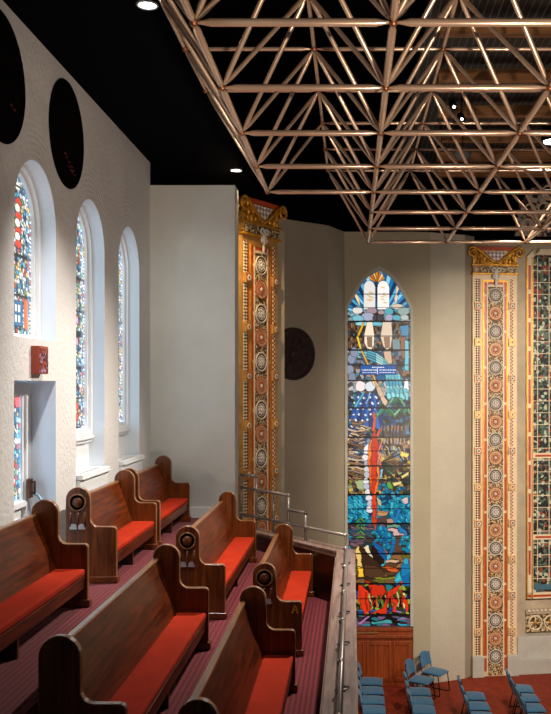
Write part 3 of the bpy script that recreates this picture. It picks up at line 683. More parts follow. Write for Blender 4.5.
for k in range(10): cv.stroke(R.choice(TE), 17, [(50+R.random()*120, 20+R.random()*80), (80+R.random()*110, 40+R.random()*60)])
for k in range(5): cv.stroke((70, 130, 50), 12, [(140, 60+k*34), (110, 90+k*30)]); cv.stroke((90, 150, 60), 12, [(140, 60+k*34), (165, 88+k*30)])
cv.stroke((220, 80, 40), 20, [(232, -20), (240, 60)]); cv.stroke((220, 90, 50), 10, [(243, 60), (246, 150)])
cv.poly((190, 140, 90), [(262, 20), (340, 15), (330, 45), (265, 42)]); cv.poly((90, 64, 60), [(255, 60), (320, 45), (380, 95), (260, 98)]); cv.poly((190, 150, 130), [(330, 70), (370, 60), (390, 95), (330, 95)])
cv.poly((100, 150, 130), [(330, 112), (430, 112), (430, 130), (330, 130)]); cv.poly((200, 160, 160), [(320, 138), (430, 140), (470, 190), (360, 190), (380, 160), (330, 160)])
cv.poly((96, 66, 44), [(380, 200), (440, 200), (440, 310), (390, 315)])
for x, y, r_, a0, a1, tl in ((300, 165, 32, 150, 380, [(310, 200)]), (350, 220, 34, 110, 380, [(375, 270), (350, 340), (300, 400)]), (272, 262, 42, 190, 380, [(300, 310), (260, 300)]), (470, 240, 38, 170, 380, [(490, 300), (450, 290)]), (470, 75, 32, 180, 400, None), (450, 140, 26, 90, 200, [(470, 180)]), (236, 200, 30, 260, 400, None), (400, 30, 36, 120, 300, [(395, 90)])):
    curl(x, y, r_, 27, a0, a1, TE+[(30, 110, 170)], 7, tl)
for k in range(4): cv.stroke((24, 96, 160), 22, [(240+k*12, 250+k*25), (300+k*8, 290+k*25)])
cv.poly((34, 20, 14), [(225, 250), (320, 390), (270, 410), (210, 340)]); cv.poly((60, 38, 24), [(125, 262), (210, 330), (290, 420), (330, 514), (165, 514)]); cv.poly((80, 54, 34), [(165, 400), (290, 425), (330, 514), (170, 490)])
cv.poly((240, 224, 190), [(160, 280), (190, 256), (228, 358), (190, 325)]); cv.poly((236, 196, 110), [(98, 292), (124, 264), (140, 330), (150, 420), (118, 420)]); cv.poly((236, 184, 40), [(118, 425), (152, 425), (166, 500), (118, 480)])
cv.poly((214, 176, 140), [(320, 368), (430, 372), (400, 392), (330, 388)]); cv.poly((226, 96, 40), [(290, 418), (400, 425), (420, 460), (340, 440)])
cv.poly((20, 110, 170), [(436, 420), (450, 375), (480, 360), (502, 390), (502, 560), (440, 560)]); cv.poly((50, 160, 190), [(450, 365), (480, 352), (492, 400), (455, 410)]); cv.poly((30, 150, 180), [(430, 450), (442, 520), (400, 540), (385, 500)])
cv.o = (342, 565, Z)
RD = (206, 48, 20)
cv.poly((236, 184, 50), [(118, 20), (152, 20), (165, 92), (120, 90)]); cv.poly((20, 120, 170), [(430, 0), (500, 0), (500, 60), (440, 90)]); cv.poly((60, 170, 180), [(385, 118), (430, 60), (440, 100), (410, 122)])
cv.poly((130, 130, 40), [(240, 95), (400, 92), (380, 108), (250, 110)]); cv.poly((220, 96, 40), [(285, 14), (420, 42), (400, 56), (330, 40)])
cv.poly((30, 130, 130), [(315, 150), (385, 150), (340, 200)])
for k in range(7): cv.stroke(R.choice([(170, 180, 80), (200, 200, 120), (226, 220, 150), (90, 120, 40)]), 17, [(200+k*42, 200+R.random()*30), (225+k*38, 300+R.random()*20)])
for k in range(6): cv.stroke(R.choice([(30, 110, 190), (40, 60, 130), (150, 120, 180)]), 13, [(130+k*50, 330+R.random()*10), (180+k*50, 345+R.random()*10)])
for p in ([(118, 150), (150, 150), (196, 205), (202, 330), (168, 385), (140, 300), (118, 270)], [(195, 150), (300, 148), (322, 195), (300, 235), (262, 225), (205, 350), (200, 330), (245, 250), (205, 200)],
          [(322, 250), (345, 190), (430, 142), (405, 205), (350, 240), (325, 360), (200, 360), (250, 340), (300, 325)], [(360, 225), (412, 262), (400, 352), (370, 352), (388, 285), (355, 250)],
          [(430, 262), (445, 220), (482, 262), (492, 352), (468, 345), (460, 285)], [(170, 105), (220, 130), (200, 140), (180, 135)], [(405, 140), (445, 115), (440, 150)]): cv.poly(RD, p)
for k in range(9): cv.stroke(R.choice([(226, 70, 30), (180, 36, 16)]), 9, [(135+k*38, 170+R.random()*50), (145+k*38, 250+R.random()*90)])
cv.poly((170, 120, 170), [(120, 430), (190, 378), (205, 380), (140, 435)]); cv.poly((60, 150, 150), [(215, 422), (360, 405), (370, 430), (220, 434)]); cv.poly((40, 160, 190), [(410, 436), (480, 434), (485, 446), (415, 448)]); cv.poly((150, 120, 170), [(390, 415), (440, 390), (500, 390), (440, 410)])
cv.warp(.45, 15.0, (270, 376))
cv.lead()
for y in (321.2, 350, 380.5, 408, 437.4, 466, 494.6, 523.6, 553.8, 583.8, 615): cv.bar(y, 1.5)
for y in (294, 307.6, 336, 365, 451, 480, 509, 538.6, 568.5, 599): cv.img[abs(cv.Y-y) < .35] *= 0.15
cv.vbar(377, .7, 285, 322)
gp = go
cv.mesh('stained_glass', lambda X, Y: (wx(X), np.full(X.shape, D4+.02), wz(Y)), lambda X, Y: inpoly(X, Y, gp), 'glass_nave', W4)

# ---- oak panelling under the tall window
t = thing('oak_panelling', 'reddish oak panelled base standing below the tall stained glass window', 'wall panelling', (wx(379), D4, FN))
hw = .745; H = wz(627)-FN
b = MB(); b.box((-hw, -.06, 0), (hw, .04, H), 'panelwood'); b.build('board', t)
for x0, x1 in ((-hw+.05, -.12-.2), (-.27, .27), (.32, hw-.05)):
    b = MB()
    for (a0, a1, c0, c1) in ((x0, x0+.05, .1, H-.3), (x1-.05, x1, .1, H-.3), (x0+.05, x1-.05, .1, .18), (x0+.05, x1-.05, H-.38, H-.3)): b.box((a0, -.085, c0), (a1, -.06, c1), 'panelwood')
    b.build('panel_frame', t, bevel=.004)
b = MB(); b.box((-hw-.01, -.12, H-.22), (hw+.01, -.06, H-.16), 'panelwood'); b.box((-hw, -.09, H-.07), (hw, -.05, H), 'panelwood'); b.box((-hw+.1, -.10, H-.12), (-.0, -.06, H-.085), 'beamwood'); b.build('rail', t, bevel=.004)
b = MB(); b.prism([(1.37, FN), (1.60, FN), (1.60, FN+.45)]+arc(1.485, FN+.45, .115, 0, 180, 10, .08), 'Y', 19.84, 20.04, 'stone'); struct(b.build('trim_1', bevel=.02))

# ---- pilasters
def pilaster(p, q, label, stone):
    dx, dy = q[0]-p[0], q[1]-p[1]; L_ = math.hypot(dx, dy); rz = math.atan2(dy, dx)
    t = thing('ornate_pilaster', label, 'pilaster', (p[0], p[1], FN), rz, None)
    H = 3.15-FN; CB = H-.63
    W_ = 1.04
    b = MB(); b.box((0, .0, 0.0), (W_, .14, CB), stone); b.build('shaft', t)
    b = MB(); b.box((.35, -.012, .02), (.71, .0, CB-.28), 'filigree'); b.build('relief_panel', t)
    b = MB()
    for x0, x1 in ((.235, .265), (.325, .352), (.708, .735), (.79, .82)): b.box((x0, -.02, .05), (x1, 0, CB-.17), 'cream' if x0 in (.325, .708) else 'gold')
    b.box((.235, -.02, CB-.17), (.82, 0, CB-.13), 'gold'); b.box((.325, -.02, CB-.27), (.735, 0, CB-.23), 'cream'); b.build('gilt_frame', t)
    b = MB(); b.box((.265, -.012, CB-.23), (.79, 0, CB-.17), 'red'); b.build('red_bar', t)
    P_ = .825; z0 = CB-.60
    for sx in (.265, .735):
        b = MB(); b.box((sx, -.014, CB-.45), (sx+.055, 0, CB-.23), 'red'); b.build('red_bar', t)
        for k in range(11):
            zt = CB-.50-k*P_
            zb = max(zt-P_+.06, .12)
            if zt > .2:
                b = MB(); b.box((sx, -.014, zb), (sx+.055, 0, zt), 'red'); b.build('red_bar', t)
    for side, x0, x1, mm in (('L', .05, .15, 'latticestrip'), ('R', .885, .945, 'latticestrip2')):
        b = MB(); b.box((x0, -.012, .5), (x1, 0, CB-.10), mm)
        if side == 'L': b.box((x1, -.012, .5), (x1+.03, 0, CB-.10), 'red')
        b.build('lattice_strip', t)
        for k in range(11):
            zc = CB-.72-k*P_
            if zc < .55: continue
            xc = .125 if side == 'L' else .915; s_ = .085
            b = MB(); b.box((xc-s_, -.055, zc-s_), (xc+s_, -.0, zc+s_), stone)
            b.box((xc-s_+.02, -.062, zc-s_+.02), (xc+s_-.02, -.055, zc+s_-.02), 'gold' if k % 2 else 'medred')
            b.disc((xc, -.066, zc), .05, 'cream', 'Y', .008, 14); b.disc((xc, -.072, zc), .026, 'medred' if k % 2 else 'bluestrip', 'Y', .006, 10)
            b.build('inlaid_block', t, bevel=.004, seg=1)
    for k in range(21):
        zc = CB-.47-k*.4125
        if zc < .2: continue
        c1, c2 = ('medwhite', 'meddark') if k % 2 == 0 else ('medred', 'meddarkred')
        b = MB(); b.disc((.53, -.016, zc), .15, c2, 'Y', .01, 24); b.ring((.53, -.02, zc), .155, .012, c1, 'Y', 24, 6)
        b.ring((.53, -.02, zc), .105, .008, c1, 'Y', 20, 5)
        for j in range(8):
            a = 2*PI*j/8; b.ball((.53+.062*math.cos(a), -.022, zc+.062*math.sin(a)), .026, c1, 8, 5, (1, .5, 1))
        b.ball((.53, -.024, zc), .035, 'medwhite', 8, 5, (1, .6, 1)); b.build('medallion', t)
    # base blocks
    for x0, x1 in ((-.02, .25), (.80, W_+.03)):
        b = MB(); b.box((x0, -.08, 0), (x1, .14, .48), 'stone'); b.build('base_block', t, bevel=.01)
    # capital
    b = MB(); b.box((-.0, -.03, CB), (W_, .14, H-.06), 'gilt_leaf'); b.box((.02, -.05, H-.08), (W_-.02, .14, H), 'red'); b.build('capital', t)
    b = MB()
    for zc in (CB+.015, CB+.215): b.box((-.03, -.07, zc-.02), (W_+.03, .14, zc+.022), 'gold')
    b.build('capital_band', t, bevel=.01)
    b = MB(); b.box((.0, -.04, CB+.04), (W_, -.03, CB+.19), 'filigree'); b.build('capital_frieze', t)
    b = MB(); b.prism([(.26, H-.10), (.53, CB+.25), (.82, H-.10)], 'Y', -.06, -.03, 'netting'); b.build('netting', t)
    def spiral(cx, cz, s_, r0):                             # curl, s_ = +1 right, -1 left
        return [(cx+s_*r0*(1-.72*i/22)*math.sin(i*.36), -.09, cz+r0*(1-.72*i/22)*math.cos(i*.36)) for i in range(23)]
    rt = [(.53+(1.0-.53)*u, -.08, CB+.255+(H-.03-CB-.255)*(u**1.15)) for u in [k/10 for k in range(10)]]
    b = MB(); b.path(rt+spiral(1.07, H-.13, 1, .12), .028, 'gold', 8)
    b.path([(1.06-x, y, z) for x, y, z in rt+spiral(1.07, H-.13, 1, .12)], .028, 'gold', 8); b.build('volute_scroll', t)
    for s_ in (1, -1):
        b = MB()
        for (x, z, r_) in ((.33, .30, .07), (.40, .40, .06), (.27, .42, .05), (.42, .29, .05), (.20, .30, .05)):
            b.ball((.53+s_*x, -.05, CB+z), r_, 'gold', 8, 6, (.7, .6, 1.1))
        b.build('acanthus_leaf', t)
    b = MB(); b.ball((.53, -.08, CB-.02), .075, 'medwhite', 12, 8, (.7, .4, 1.5)); b.ball((.53, -.07, CB-.19), .045, 'medwhite', 12, 8, (.8, .5, 1.8))
    for s_ in (1, -1):
        b.ring((.53+s_*.06, -.09, CB+.10), .045, .02, 'medwhite', 'Y', 16, 6); b.path([(.53+s_*.03, -.08, CB-.10), (.53+s_*.08, -.08, CB-.06), (.53+s_*.06, -.08, CB+.02)], .018, 'medwhite', 6)
    b.build('cartouche', t)
    return t
pilaster((-1.84, 15.0), (-1.31, 15.9), 'warm-lit ornate pilaster with gilt frames beside the gallery, its foot hidden behind the stepped railing', 'warm_lit_stone')
pilaster((2.75, 20.52), (3.785, 20.66), 'pale ornate inlaid pilaster right of the tall stained glass window', 'pilaster')

# ---- ornamental screen at right
def loc_dir(p, q): return math.atan2(q[1]-p[1], q[0]-p[0])
t = thing('ornamental_screen', 'carved green and cream foliage screen with a red inlaid border at right edge', 'screen', (4.03, 20.88, -4.95), math.atan2(.5, 3.48))
SH = 3.16+4.95
b = MB(); b.box((.16, .0, .12), (1.9, .03, SH-.12), 'screen'); b.build('foliage_panel', t)
b = MB(); b.box((0, -.03, 0), (.17, .03, SH-.2), 'cream'); b.box((0, -.03, 0), (1.9, .03, .14), 'cream'); b.box((.17, -.03, SH-.14), (1.9, .03, SH), 'cream')
b.prism([(0, SH-.2), (.17, SH-.2), (.32, SH-.05), (.32, SH), (.2, SH)], 'Y', -.03, .03, 'cream'); b.box((1.8, -.03, 0), (1.97, .03, SH), 'cream'); b.build('border', t)
for x0, x1 in ((.0, .03), (.125, .155)):
    b = MB(); b.box((x0, -.045, 0), (x1, -.03, SH-.2), 'gold'); b.build('gilt_strip', t)
for k in range(12):
    z0 = SH-.95-k*.66
    if z0 < .05: continue
    b = MB(); b.box((.05, -.038, z0), (.105, -.03, z0+.56), 'red'); b.build('red_bar', t)
b = MB(); b.box((.05, -.038, .04), (1.8, -.03, .09), 'red'); b.build('red_bar', t)
for z in (3.31, 1.42):
    b = MB(); b.box((.16, -.02, z-.06), (1.8, .0, z+.06), 'cream'); b.box((.22, -.024, z-.025), (1.7, -.02, z+.025), 'red'); b.build('cross_bar', t)
b = MB(); b.box((.22, -.01, .20), (1.8, .0, .32), 'bluestrip'); b.build('blue_strip', t)
b = MB()
for k in range(6):
    b.box((.27+k*.28, -.016, .4), (.285+k*.28, .0, SH-.2), 'cream')
for k in range(27):
    b.box((.17, -.014, .45+k*.275), (1.8, .0, .463+k*.275), 'cream')
b.build('lattice', t)
t = thing('carved_frieze', 'carved rosette frieze band below the foliage screen at lower right', 'frieze', (4.03, 20.86, -5.72), math.atan2(.5, 3.48))
b = MB(); b.box((0, 0, 0), (1.9, .04, .42), 'frieze'); b.build('panel', t)
b = MB(); b.box((-.02, -.06, .42), (1.9, .04, .52), 'ashlar'); 
for k in range(18): b.ball((.05+k*.1, -.06, .50), .035, 'medwhite' if k % 2 else 'cream', 8, 5)
b.build('rope_moulding', t)
for k in range(5):
    b = MB(); b.ring((.22+k*.38, -.01, .21), .16, .02, 'cream', 'Y', 24, 6)
    for j in range(8):
        a = 2*PI*j/8; b.tube((.22+k*.38, -.01, .21), (.22+k*.38+.15*math.cos(a), -.01, .21+.15*math.sin(a)), .012, 'meddark' if j % 2 else 'cream', 6)
    b.ball((.22+k*.38, -.01, .21), .05, 'gold', 8, 5); b.build('rosette', t)
b = MB(); b.prism([(3.80, 20.70), (4.05, 20.72), (4.05, 20.78), (7.5, 21.28), (7.5, 21.5), (3.8, 20.9)], 'Z', FN, FN+.85, 'stone'); b.prism([(3.80, 20.66), (4.05, 20.68), (7.5, 21.2), (7.5, 21.5), (3.8, 20.9)], 'Z', FN, FN+.35, 'stone'); struct(b.build('baseboard_right', bevel=.01))
t = thing('scrollwork_panel', 'pale scrollwork panel high on the right, seen through the space frame', 'wall panel', (3.68, 20.60, 3.42), math.atan2(.5, 3.48))
b = MB(); b.prism([(.05, 0), (1.9, 0), (1.9, 1.35), (1.0, 1.3), (.45, 1.1), (.15, .7)], 'Y', 0, .06, 'scroll'); b.build('panel', t)
b = MB()
for (x, z, r_) in ((.35, .25, .13), (.68, .25, .13), (.4, .6, .12), (.75, .62, .15), (.85, 1.0, .16), (1.2, .9, .2), (1.1, .4, .2)):
    b.ring((x, -.02, z), r_, .022, 'cream', 'Y', 20, 6); b.ball((x, -.02, z), .04, 'medred', 8, 5)
b.build('scroll', t)

# ------------------------------------------------------------------ pews
def pew_end_poly():
    p = [(-.12, 0)]+[(-.12, .83)]+arc(0, .83, .12, 180, 0, 12)[1:]+[(.12, .64)]+arc(.20, .64, .08, 180, 270, 6)[1:]
    return p+[(.345, .56)]+arc(.345, .525, .035, 90, 0, 4)[1:]+[(.38, 0)]
def pew(row_x, fl, y0, y1, label, roundel=False, letter=False, group='oak pews on the gallery'):
    t = thing('church_pew', label, 'pew', (row_x, y0, fl), 0, group); L_ = y1-y0; th = .065
    for y, nm in ((0, 'near'), (L_-th, 'far')):
        b = MB(); b.prism(pew_end_poly(), 'Y', y, y+th, 'pewend', 'pewedge'); e = b.build('end_panel', t, bevel=.012, seg=3)
        b = MB(); b.box((-.14, y-.012, 0), (.40, y+th+.012, .07), 'pewend'); b.build('base_moulding', e, bevel=.012, seg=3)
        if nm == 'near' and roundel:
            b = MB(); b.disc((0, y-.004, .80), .072, 'black', 'Y', .012, 28); b.ring((0, y-.008, .80), .08, .009, 'pewedge', 'Y', 28, 6)
            b.ball((0, y-.010, .80), .050, 'pewend', 14, 8, (1, .5, 1)); b.ring((0, y-.016, .80), .04, .006, 'pewedge', 'Y', 20, 6); b.build('roundel', e)
            b = MB()
            for x in (-.07, 0, .07): b.tube((x, y-.002, .56), (x, y-.002, .70), .012, 'pewend', 8)
            b.build('colonnette', e)
            for x in (-.043, .043):
                b = MB(); b.prism([(x-.034, .535), (x+.034, .535), (x+.034, .565)]+arc(x, .565, .034, 0, 180, 8, .022)[1:], 'Y', y-.012, y-.0, 'silver'); b.build('number_plate', e)
        if nm == 'near' and letter:
            b = MB(); x = .31; z = .44
            b.prism([(x-.035, z), (x-.018, z), (x+.007, z+.09), (x-.008, z+.09)], 'Y', y-.004, y, 'goldpaint')
            b.prism([(x+.035, z), (x+.018, z), (x-.007, z+.09), (x+.008, z+.09)], 'Y', y-.004, y, 'goldpaint')
            b.box((x-.02, y-.004, z+.025), (x+.02, y, z+.037), 'goldpaint'); tag(b.build('gold_letter', e), 'gold letter A', None)
    a, c = th+.001, L_-th-.001
    b = MB(); b.prism([(-.105, .80), (-.065, .80), (.115, .30), (.075, .28)], 'Y', a, c, 'pew'); b.build('backrest', t, bevel=.004)
    b = MB(); b.box((-.115, a, .795), (-.06, c, .825), 'pewedge'); b.build('top_rail', t, bevel=.010, seg=3)
    b = MB(); b.box((.07, a, .25), (.36, c, .28), 'pew'); b.box((.33, a, .17), (.355, c, .25), 'pew'); b.build('seat', t, bevel=.006)
    n = 14; b = MB()
    for k in range(1): b.box((.095, a+.005, .281), (.365, c-.005, .345), 'cushion')
    b.build('cushion', t, bevel=.022, seg=3)
    b = MB(); b.box((.10, L_/2-.02, 0), (.32, L_/2+.02, .25), 'darkwood'); b.build('seat_support', t, bevel=.004)
    return t
X1, X2, X3 = -2.71, -1.67, -0.89
pew(X1, F1, 4.9, 8.0, 'oak pew with red cushion in the back row, cut off by the left edge')
pew(X1, F1, 8.9, 10.78, 'oak pew with a roundel end in the back row beside the radiator covers', True)
pew(X1, F1, 10.92, 12.98, 'farthest oak pew of the back row, against the corner of the gallery')
pew(X2, F2, 5.13, 8.15, 'long oak pew with red cushion in the middle row, nearest the viewer')
pew(X2, F2, 9.14, 12.15, 'oak pew in the middle row beyond the cross aisle, roundel on its end', True)
pew(X3, F3, 5.18, 8.15, 'near oak pew of the front row, cushion reaching the bottom edge')
pew(X3, F3, 9.16, 11.8, 'front row oak pew with gold letter A on its end, beside the parapet', True, True)

# ------------------------------------------------------------------ parapet and pipe railing
PZ = -2.13
A_ = (-.08, 11.62); Bp = (-1.45, 13.72)
t = thing('gallery_parapet', 'oak capped gallery parapet running down to the bottom edge and back to the wall', 'parapet', (0, 0, F3))
z1 = PZ-F3
b = MB(); b.box((-.16, 3.0, -.64), (.02, 11.55, z1-.04), 'darkwood'); b.prism([(-.16, 11.3), (.02, 11.56), (-1.67, 13.70), (-1.79, 13.58)], 'Z', -.64, z1-.04, 'darkwood'); b.build('front_wall', t)
b = MB(); b.prism([(-.20, 3.0), (.04, 3.0), (.04, 11.66), (-1.66, 13.78), (-1.82, 13.60), (-.20, 11.57)], 'Z', z1-.04, z1, 'railwood'); b.build('cap', t, bevel=.01)
b = MB(); b.box((-.215, 3.0, z1-.09), (-.16, 11.6, z1-.04), 'railwood'); b.build('cap_moulding', t, bevel=.008)
b = MB(); b.box((-.20, 3.0, .18), (-.16, 11.5, .22), 'panelwood'); b.build('skirting_rail', t)
t = thing('pipe_railing', 'grey painted pipe railing standing on the gallery parapet, stepped at its far end', 'railing', (0, 0, PZ))
r = .02; zr = -1.94-PZ
def pt(d, z): 
    return (-.06-.80*(d-11.6), d, z-PZ)
C0 = (-.06, 11.6, zr)
b = MB(); b.tube((-.08, 3.0, zr), C0, r, 'pipe'); b.tube(C0, pt(13.64, -1.95), r, 'pipe'); b.ball(C0, .028, 'pipe'); b.build('handrail', t)
posts = [(12.32, -1.75), (12.64, -1.55), (12.94, -1.54), (13.29, -1.35), (13.62, -1.35)]
for d, zt in posts:
    b = MB(); p = pt(d, zt); b.tube((p[0], p[1], 0), p, r*.95, 'pipe'); b.ball(p, .028, 'pipe'); b.ball((p[0], p[1], zr), .03, 'pipe'); b.disc((p[0], p[1], .006), .04, 'pipe', 'Z', .012, 14); b.build('post', t)
for d0, d1, z in ((12.32, 12.64, -1.75), (12.64, 13.62, -1.545), (13.29, 13.62, -1.35)):
    b = MB(); b.tube(pt(d0, z), pt(d1, z), r, 'pipe'); b.ball(pt(d0, z), .028, 'pipe'); b.build('upper_rail', t)
for k, y in enumerate((4.2, 5.25, 6.3, 7.4, 8.4, 9.6, 10.7)):
    b = MB(); b.tube((-.08, y, 0), (-.08, y, zr), .014, 'pipe'); b.ball((-.08, y, zr), .03, 'pipe', sq=(1, 1.4, 1)); b.disc((-.08, y, .006), .045, 'pipe', 'Z', .012, 14)
    b.tube((-.08, y, .03), (-.02, y+.03, .008), .008, 'pipe', 6); b.build('bracket', t)

# ------------------------------------------------------------------ space frame
h = 2.25; S_ = .5465*h
def bx_(k): return (-.437+.5505*k)*h
def by_(n): return (2.485+.545*n)*h
def bot(k, n): return Vector((bx_(k), by_(n), h))
def top(k, n): return Vector((bx_(k)+.275*h, by_(n)+.2725*h, 1.435*h))
SF = thing('space_frame', 'bronze tubular space frame hanging under the black ceiling across the upper right', 'space frame', (bx_(2), by_(3), h))
org = SF.location
bn = [(k, n) for n in range(-1, 8) for k in range(0, 6) if not (k == 0 and n > 4)]
BN = set(bn); els = {'bottom_chord': [], 'top_chord': [], 'diagonal_brace': []}
for k, n in bn:
    if (k+1, n) in BN: els['bottom_chord'].append((bot(k, n), bot(k+1, n)))
    if (k, n+1) in BN: els['bottom_chord'].append((bot(k, n), bot(k, n+1)))
tn = set()
for n in range(-1, 7):
    for k in range(-1, 5):
        if k < 0 and n > 3: continue
        if k == 0 and n > 6: continue
        tn.add((k, n))
for k, n in tn:
    if (k+1, n) in tn: els['top_chord'].append((top(k, n), top(k+1, n)))
    if (k, n+1) in tn: els['top_chord'].append((top(k, n), top(k, n+1)))
    for a, c in ((0, 0), (1, 0), (0, 1), (1, 1)):
        if (k+a, n+c) in BN: els['diagonal_brace'].append((top(k, n), bot(k+a, n+c)))
def member(b, p, q, r):
    p = p-org; q = q-org; d = (q-p); L_ = d.length; d.normalize(); c = .06
    b.path([p+d*.02, p+d*.05, p+d*(.05+c), q-d*(.05+c), q-d*.05, q-d*.02], r, 'tube', 8, [r*.35, r*.5, r, r, r*.5, r*.35])
for nm, lst in els.items():
    lst.sort(key=lambda e: ((e[0]+e[1])/2).length)
    rr = {'bottom_chord': .027, 'top_chord': .020, 'diagonal_brace': .020}[nm]
    for p, q in lst[:100]:
        b = MB(); member(b, p, q, rr); b.build(nm, SF)
    if len(lst) > 100:
        b = MB()
        for p, q in lst[100:]: member(b, p, q, rr)
        o = b.build(nm, SF); o['kind'] = 'stuff'
for p in [bot(*e) for e in sorted(BN)]+[top(*e) for e in sorted(tn)]:
    b = MB(); b.ball(p-org, .030, 'dark_tube', 8, 6)
    b.build('node_connector', SF)

# ceiling deck, beams and lamps of the hall
b = MB(); b.box((1.0, 9.0, 4.85), (8.5, 21.0, 4.9), 'deck'); struct(b.build('ceiling_deck'))
for y in (36, 82, 117, 142, 161, 177):
    d = F*4.6/(PY-y); x0 = 1.15+(d-11.9)*.09
    b = MB(); b.box((x0, d-.07, 4.6), (8.4, d+.07, 4.78), 'beamwood'); tag(b.build('ceiling_beam', bevel=.008), 'pine ceiling beam above the space frame, number %d from the front' % 0, 'beam', 'pine beams across the hall ceiling')
beams = [o for o in COL.objects if o.name.startswith('ceiling_beam')]
for o, s_ in zip(beams, ('nearest the top edge of the view', 'second below the top edge', 'third below the top edge', 'third above the ornate pilaster', 'second above the ornate pilaster', 'lowest, closest above the ornate pilaster')):
    o['label'] = 'pine ceiling beam behind the space frame, '+s_
def downlight(x, y, label):
    t = thing('recessed_downlight', label, 'ceiling light', (x, y, CEIL))
    b = MB(); b.ring((0, 0, -.01), .085, .012, 'silver', 'Z', 28, 6); b.build('trim_ring', t)
    b = MB(); b.disc((0, 0, -.008), .075, 'lampglow', 'Z', .01, 28); b.build('lens', t)
downlight(-1.76, 7.75, 'round recessed downlight in the black ceiling at the top edge')
downlight(-1.765, 13.72, 'round recessed downlight in the black ceiling above the warm-lit pilaster')
t = thing('pendant_lamp', 'black pendant lamp hanging beyond the space frame at the right edge', 'lamp', (2.95, 13.3, 3.58))
b = MB(); b.tube((0, 0, .25), (0, 0, 1.27), .008, 'chair_frame', 6); b.build('cable', t)
b = MB(); b.path([(0, 0, .30), (0, 0, .27), (0, 0, .2), (0, 0, .02)], .1, 'black', 20, [.03, .13, .15, .16]); b.build('lamp_shade', t)
b = MB(); b.disc((0, 0, .012), .12, 'lampglow', 'Z', .02, 24); b.build('bulb', t)
for px, py, lb in ((454, 108, 'small spotlight glinting behind the space frame, upper of three'), (462, 120, 'small spotlight glinting behind the space frame, middle of three'), (442, 150, 'small spotlight glinting behind the space frame, lowest of three')):
    p = at(px, py, 4.3)
    t = thing('spotlight', lb, 'spotlight', p, 0, 'spotlights on the hall ceiling')
    b = MB(); b.tube((0, .03, .03), (0, .22, .13), .06, 'black', 12); b.tube((0, .1, .08), (0, .1, .5), .008, 'black', 6); b.build('housing', t)
    b = MB(); b.ball((0, .0, .015), .02, 'lampglow', 10, 6); b.build('lens', t)
p = at(463, 152, 4.3)
t = thing('speaker_grille', 'grey oval mesh speaker hung behind the space frame', 'speaker', p)
b = MB(); b.ball((0, .1, 0), .17, 'meshgrey', 16, 10, (1, .4, .75)); b.tube((0, .1, .1), (0, .1, .5), .01, 'black', 6)
b.build('grille', t)
t = thing('stage_spotlight', 'black stage spotlight above and right of the gallery', 'spotlight', (4.6, 1.5, 4.2))
b = MB(); d = (Vector((-2, 9.5, -1.5))-Vector((4.6, 1.5, 4.2))).normalized(); b.tube(-d*.45, -d*.12, .16, 'black', 16); b.build('housing', t)
t = thing('stage_spotlight', 'black stage spotlight above the near edge of the space frame', 'spotlight', (3.2, 3.0, 4.3))
b = MB(); d = (Vector((1.6, 20, -1.5))-Vector((3.2, 3.0, 4.3))).normalized(); b.tube(-d*.45, -d*.12, .16, 'black', 16); b.build('housing', t)

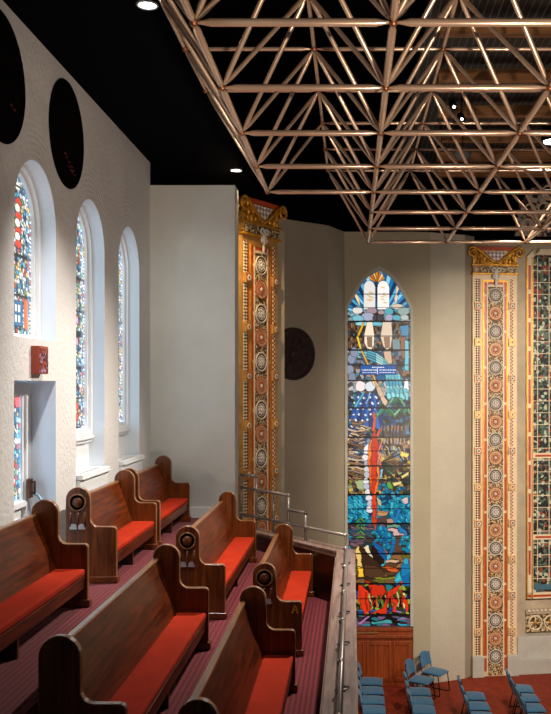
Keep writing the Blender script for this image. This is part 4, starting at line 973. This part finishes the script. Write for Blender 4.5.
# ------------------------------------------------------------------ chairs
def make_chair():
    t = thing('stacking_chair', '', 'chair')
    b = MB()
    n = 7; vs = []
    for j in range(2):
        for i in range(n):
            for k in range(5):
                u = i/(n-1)*2-1; v = k/4*2-1
                z = .44+(.03 if j else 0)-(.02*u*u*u if u > 0 else 0)+(.012*(1-v*v) if j else 0)
                vs.append((.22*u+.01, .225*v*(1-.08*max(0, u)), z))
    I = lambda j, i, k: j*n*5+i*5+k; fs = []
    for i in range(n-1):
        for k in range(4):
            fs += [(I(1,i,k),I(1,i+1,k),I(1,i+1,k+1),I(1,i,k+1)), (I(0,i,k),I(0,i,k+1),I(0,i+1,k+1),I(0,i+1,k))]
    for i in range(n-1): fs += [(I(0,i,0),I(0,i+1,0),I(1,i+1,0),I(1,i,0)), (I(0,i,4),I(1,i,4),I(1,i+1,4),I(0,i+1,4))]
    for k in range(4): fs += [(I(0,0,k),I(1,0,k),I(1,0,k+1),I(0,0,k+1)), (I(0,n-1,k),I(0,n-1,k+1),I(1,n-1,k+1),I(1,n-1,k))]
    b.add(vs, fs, 'chair_blue', True); b.build('seat', t, bevel=.012)
    b = MB(); vs = []; nz = 6
    for j in range(2):
        for i in range(nz):
            for k in range(7):
                v = k/6*2-1; u = i/(nz-1); w_ = .21*(1-.35*max(0, u-.6)**1.5*2)
                vs.append((-.23-.07*u-.03*(1-v*v)+(.035 if j else 0), w_*v, .54+.30*u-(.05*v*v*max(0, u-.7)*3)))
    I = lambda j, i, k: j*nz*7+i*7+k; fs = []
    for i in range(nz-1):
        for k in range(6):
            fs += [(I(1,i,k),I(1,i,k+1),I(1,i+1,k+1),I(1,i+1,k)), (I(0,i,k),I(0,i+1,k),I(0,i+1,k+1),I(0,i,k+1))]
    for i in range(nz-1): fs += [(I(0,i,0),I(1,i,0),I(1,i+1,0),I(0,i+1,0)), (I(0,i,6),I(0,i+1,6),I(1,i+1,6),I(1,i,6))]
    for k in range(6): fs += [(I(0,0,k),I(0,0,k+1),I(1,0,k+1),I(1,0,k)), (I(0,nz-1,k),I(1,nz-1,k),I(1,nz-1,k+1),I(0,nz-1,k+1))]
    b.add(vs, fs, 'chair_blue', True); b.build('backrest', t, bevel=.01)
    for s_ in (1, -1):
        y = .205*s_; b = MB()
        b.path([(-.27, y*.95, .80), (-.235, y, .55), (-.20, y, .43), (.17, y, .43), (.19, y, .41), (.235, y*1.05, .02), (.22, y*1.05, .011), (-.20, y*1.05, .011), (-.215, y*1.05, .02), (-.12, y, .42)], .011, 'chair_frame', 6)
        b.build('leg_frame', t)
    b = MB(); b.tube((.0, -.205, .43), (.0, .205, .43), .01, 'chair_frame', 6); b.tube((-.18, -.205, .43), (-.18, .205, .43), .01, 'chair_frame', 6); b.build('cross_bar', t)
    return t
proto = make_chair(); first = True
def put_chair(x, y, rz, label, group):
    global first
    o = proto if first else copy_tree(proto); first = False
    o.location = (x, y, FN); o.rotation_euler = (0, 0, rz); o['label'] = label; o['group'] = group
rows = [(.41, (18.85, 18.28, 17.73, 17.2), 'blue chair in the file beside the parapet, ', 0),
        (1.36, (18.22, 17.68, 17.2), 'blue chair in the file before the stray chairs, ', 0),
        (2.42, (17.96, 17.4, 16.85), 'blue chair in the file before the stucco corner, ', 0),
        (3.46, (18.4, 17.85, 17.3, 16.75), 'blue chair in the rightmost file, ', 0)]
pos = ['farthest of the file', 'second from the far end', 'third from the far end', 'nearest of the file']
for x, ds, lb, rz in rows:
    for i, d in enumerate(ds):
        put_chair(x, d, R.uniform(-.05, .05), lb+(pos[i] if i < len(ds)-1 else 'nearest of the file'), 'blue chairs in files on the hall floor')
put_chair(1.80, 19.5, -.6, 'stray dark blue chair against the stucco wall, farthest from the viewer', 'stray blue chairs')
put_chair(1.45, 18.95, -.45, 'stray dark blue chair in front of the oak panelling corner', 'stray blue chairs')
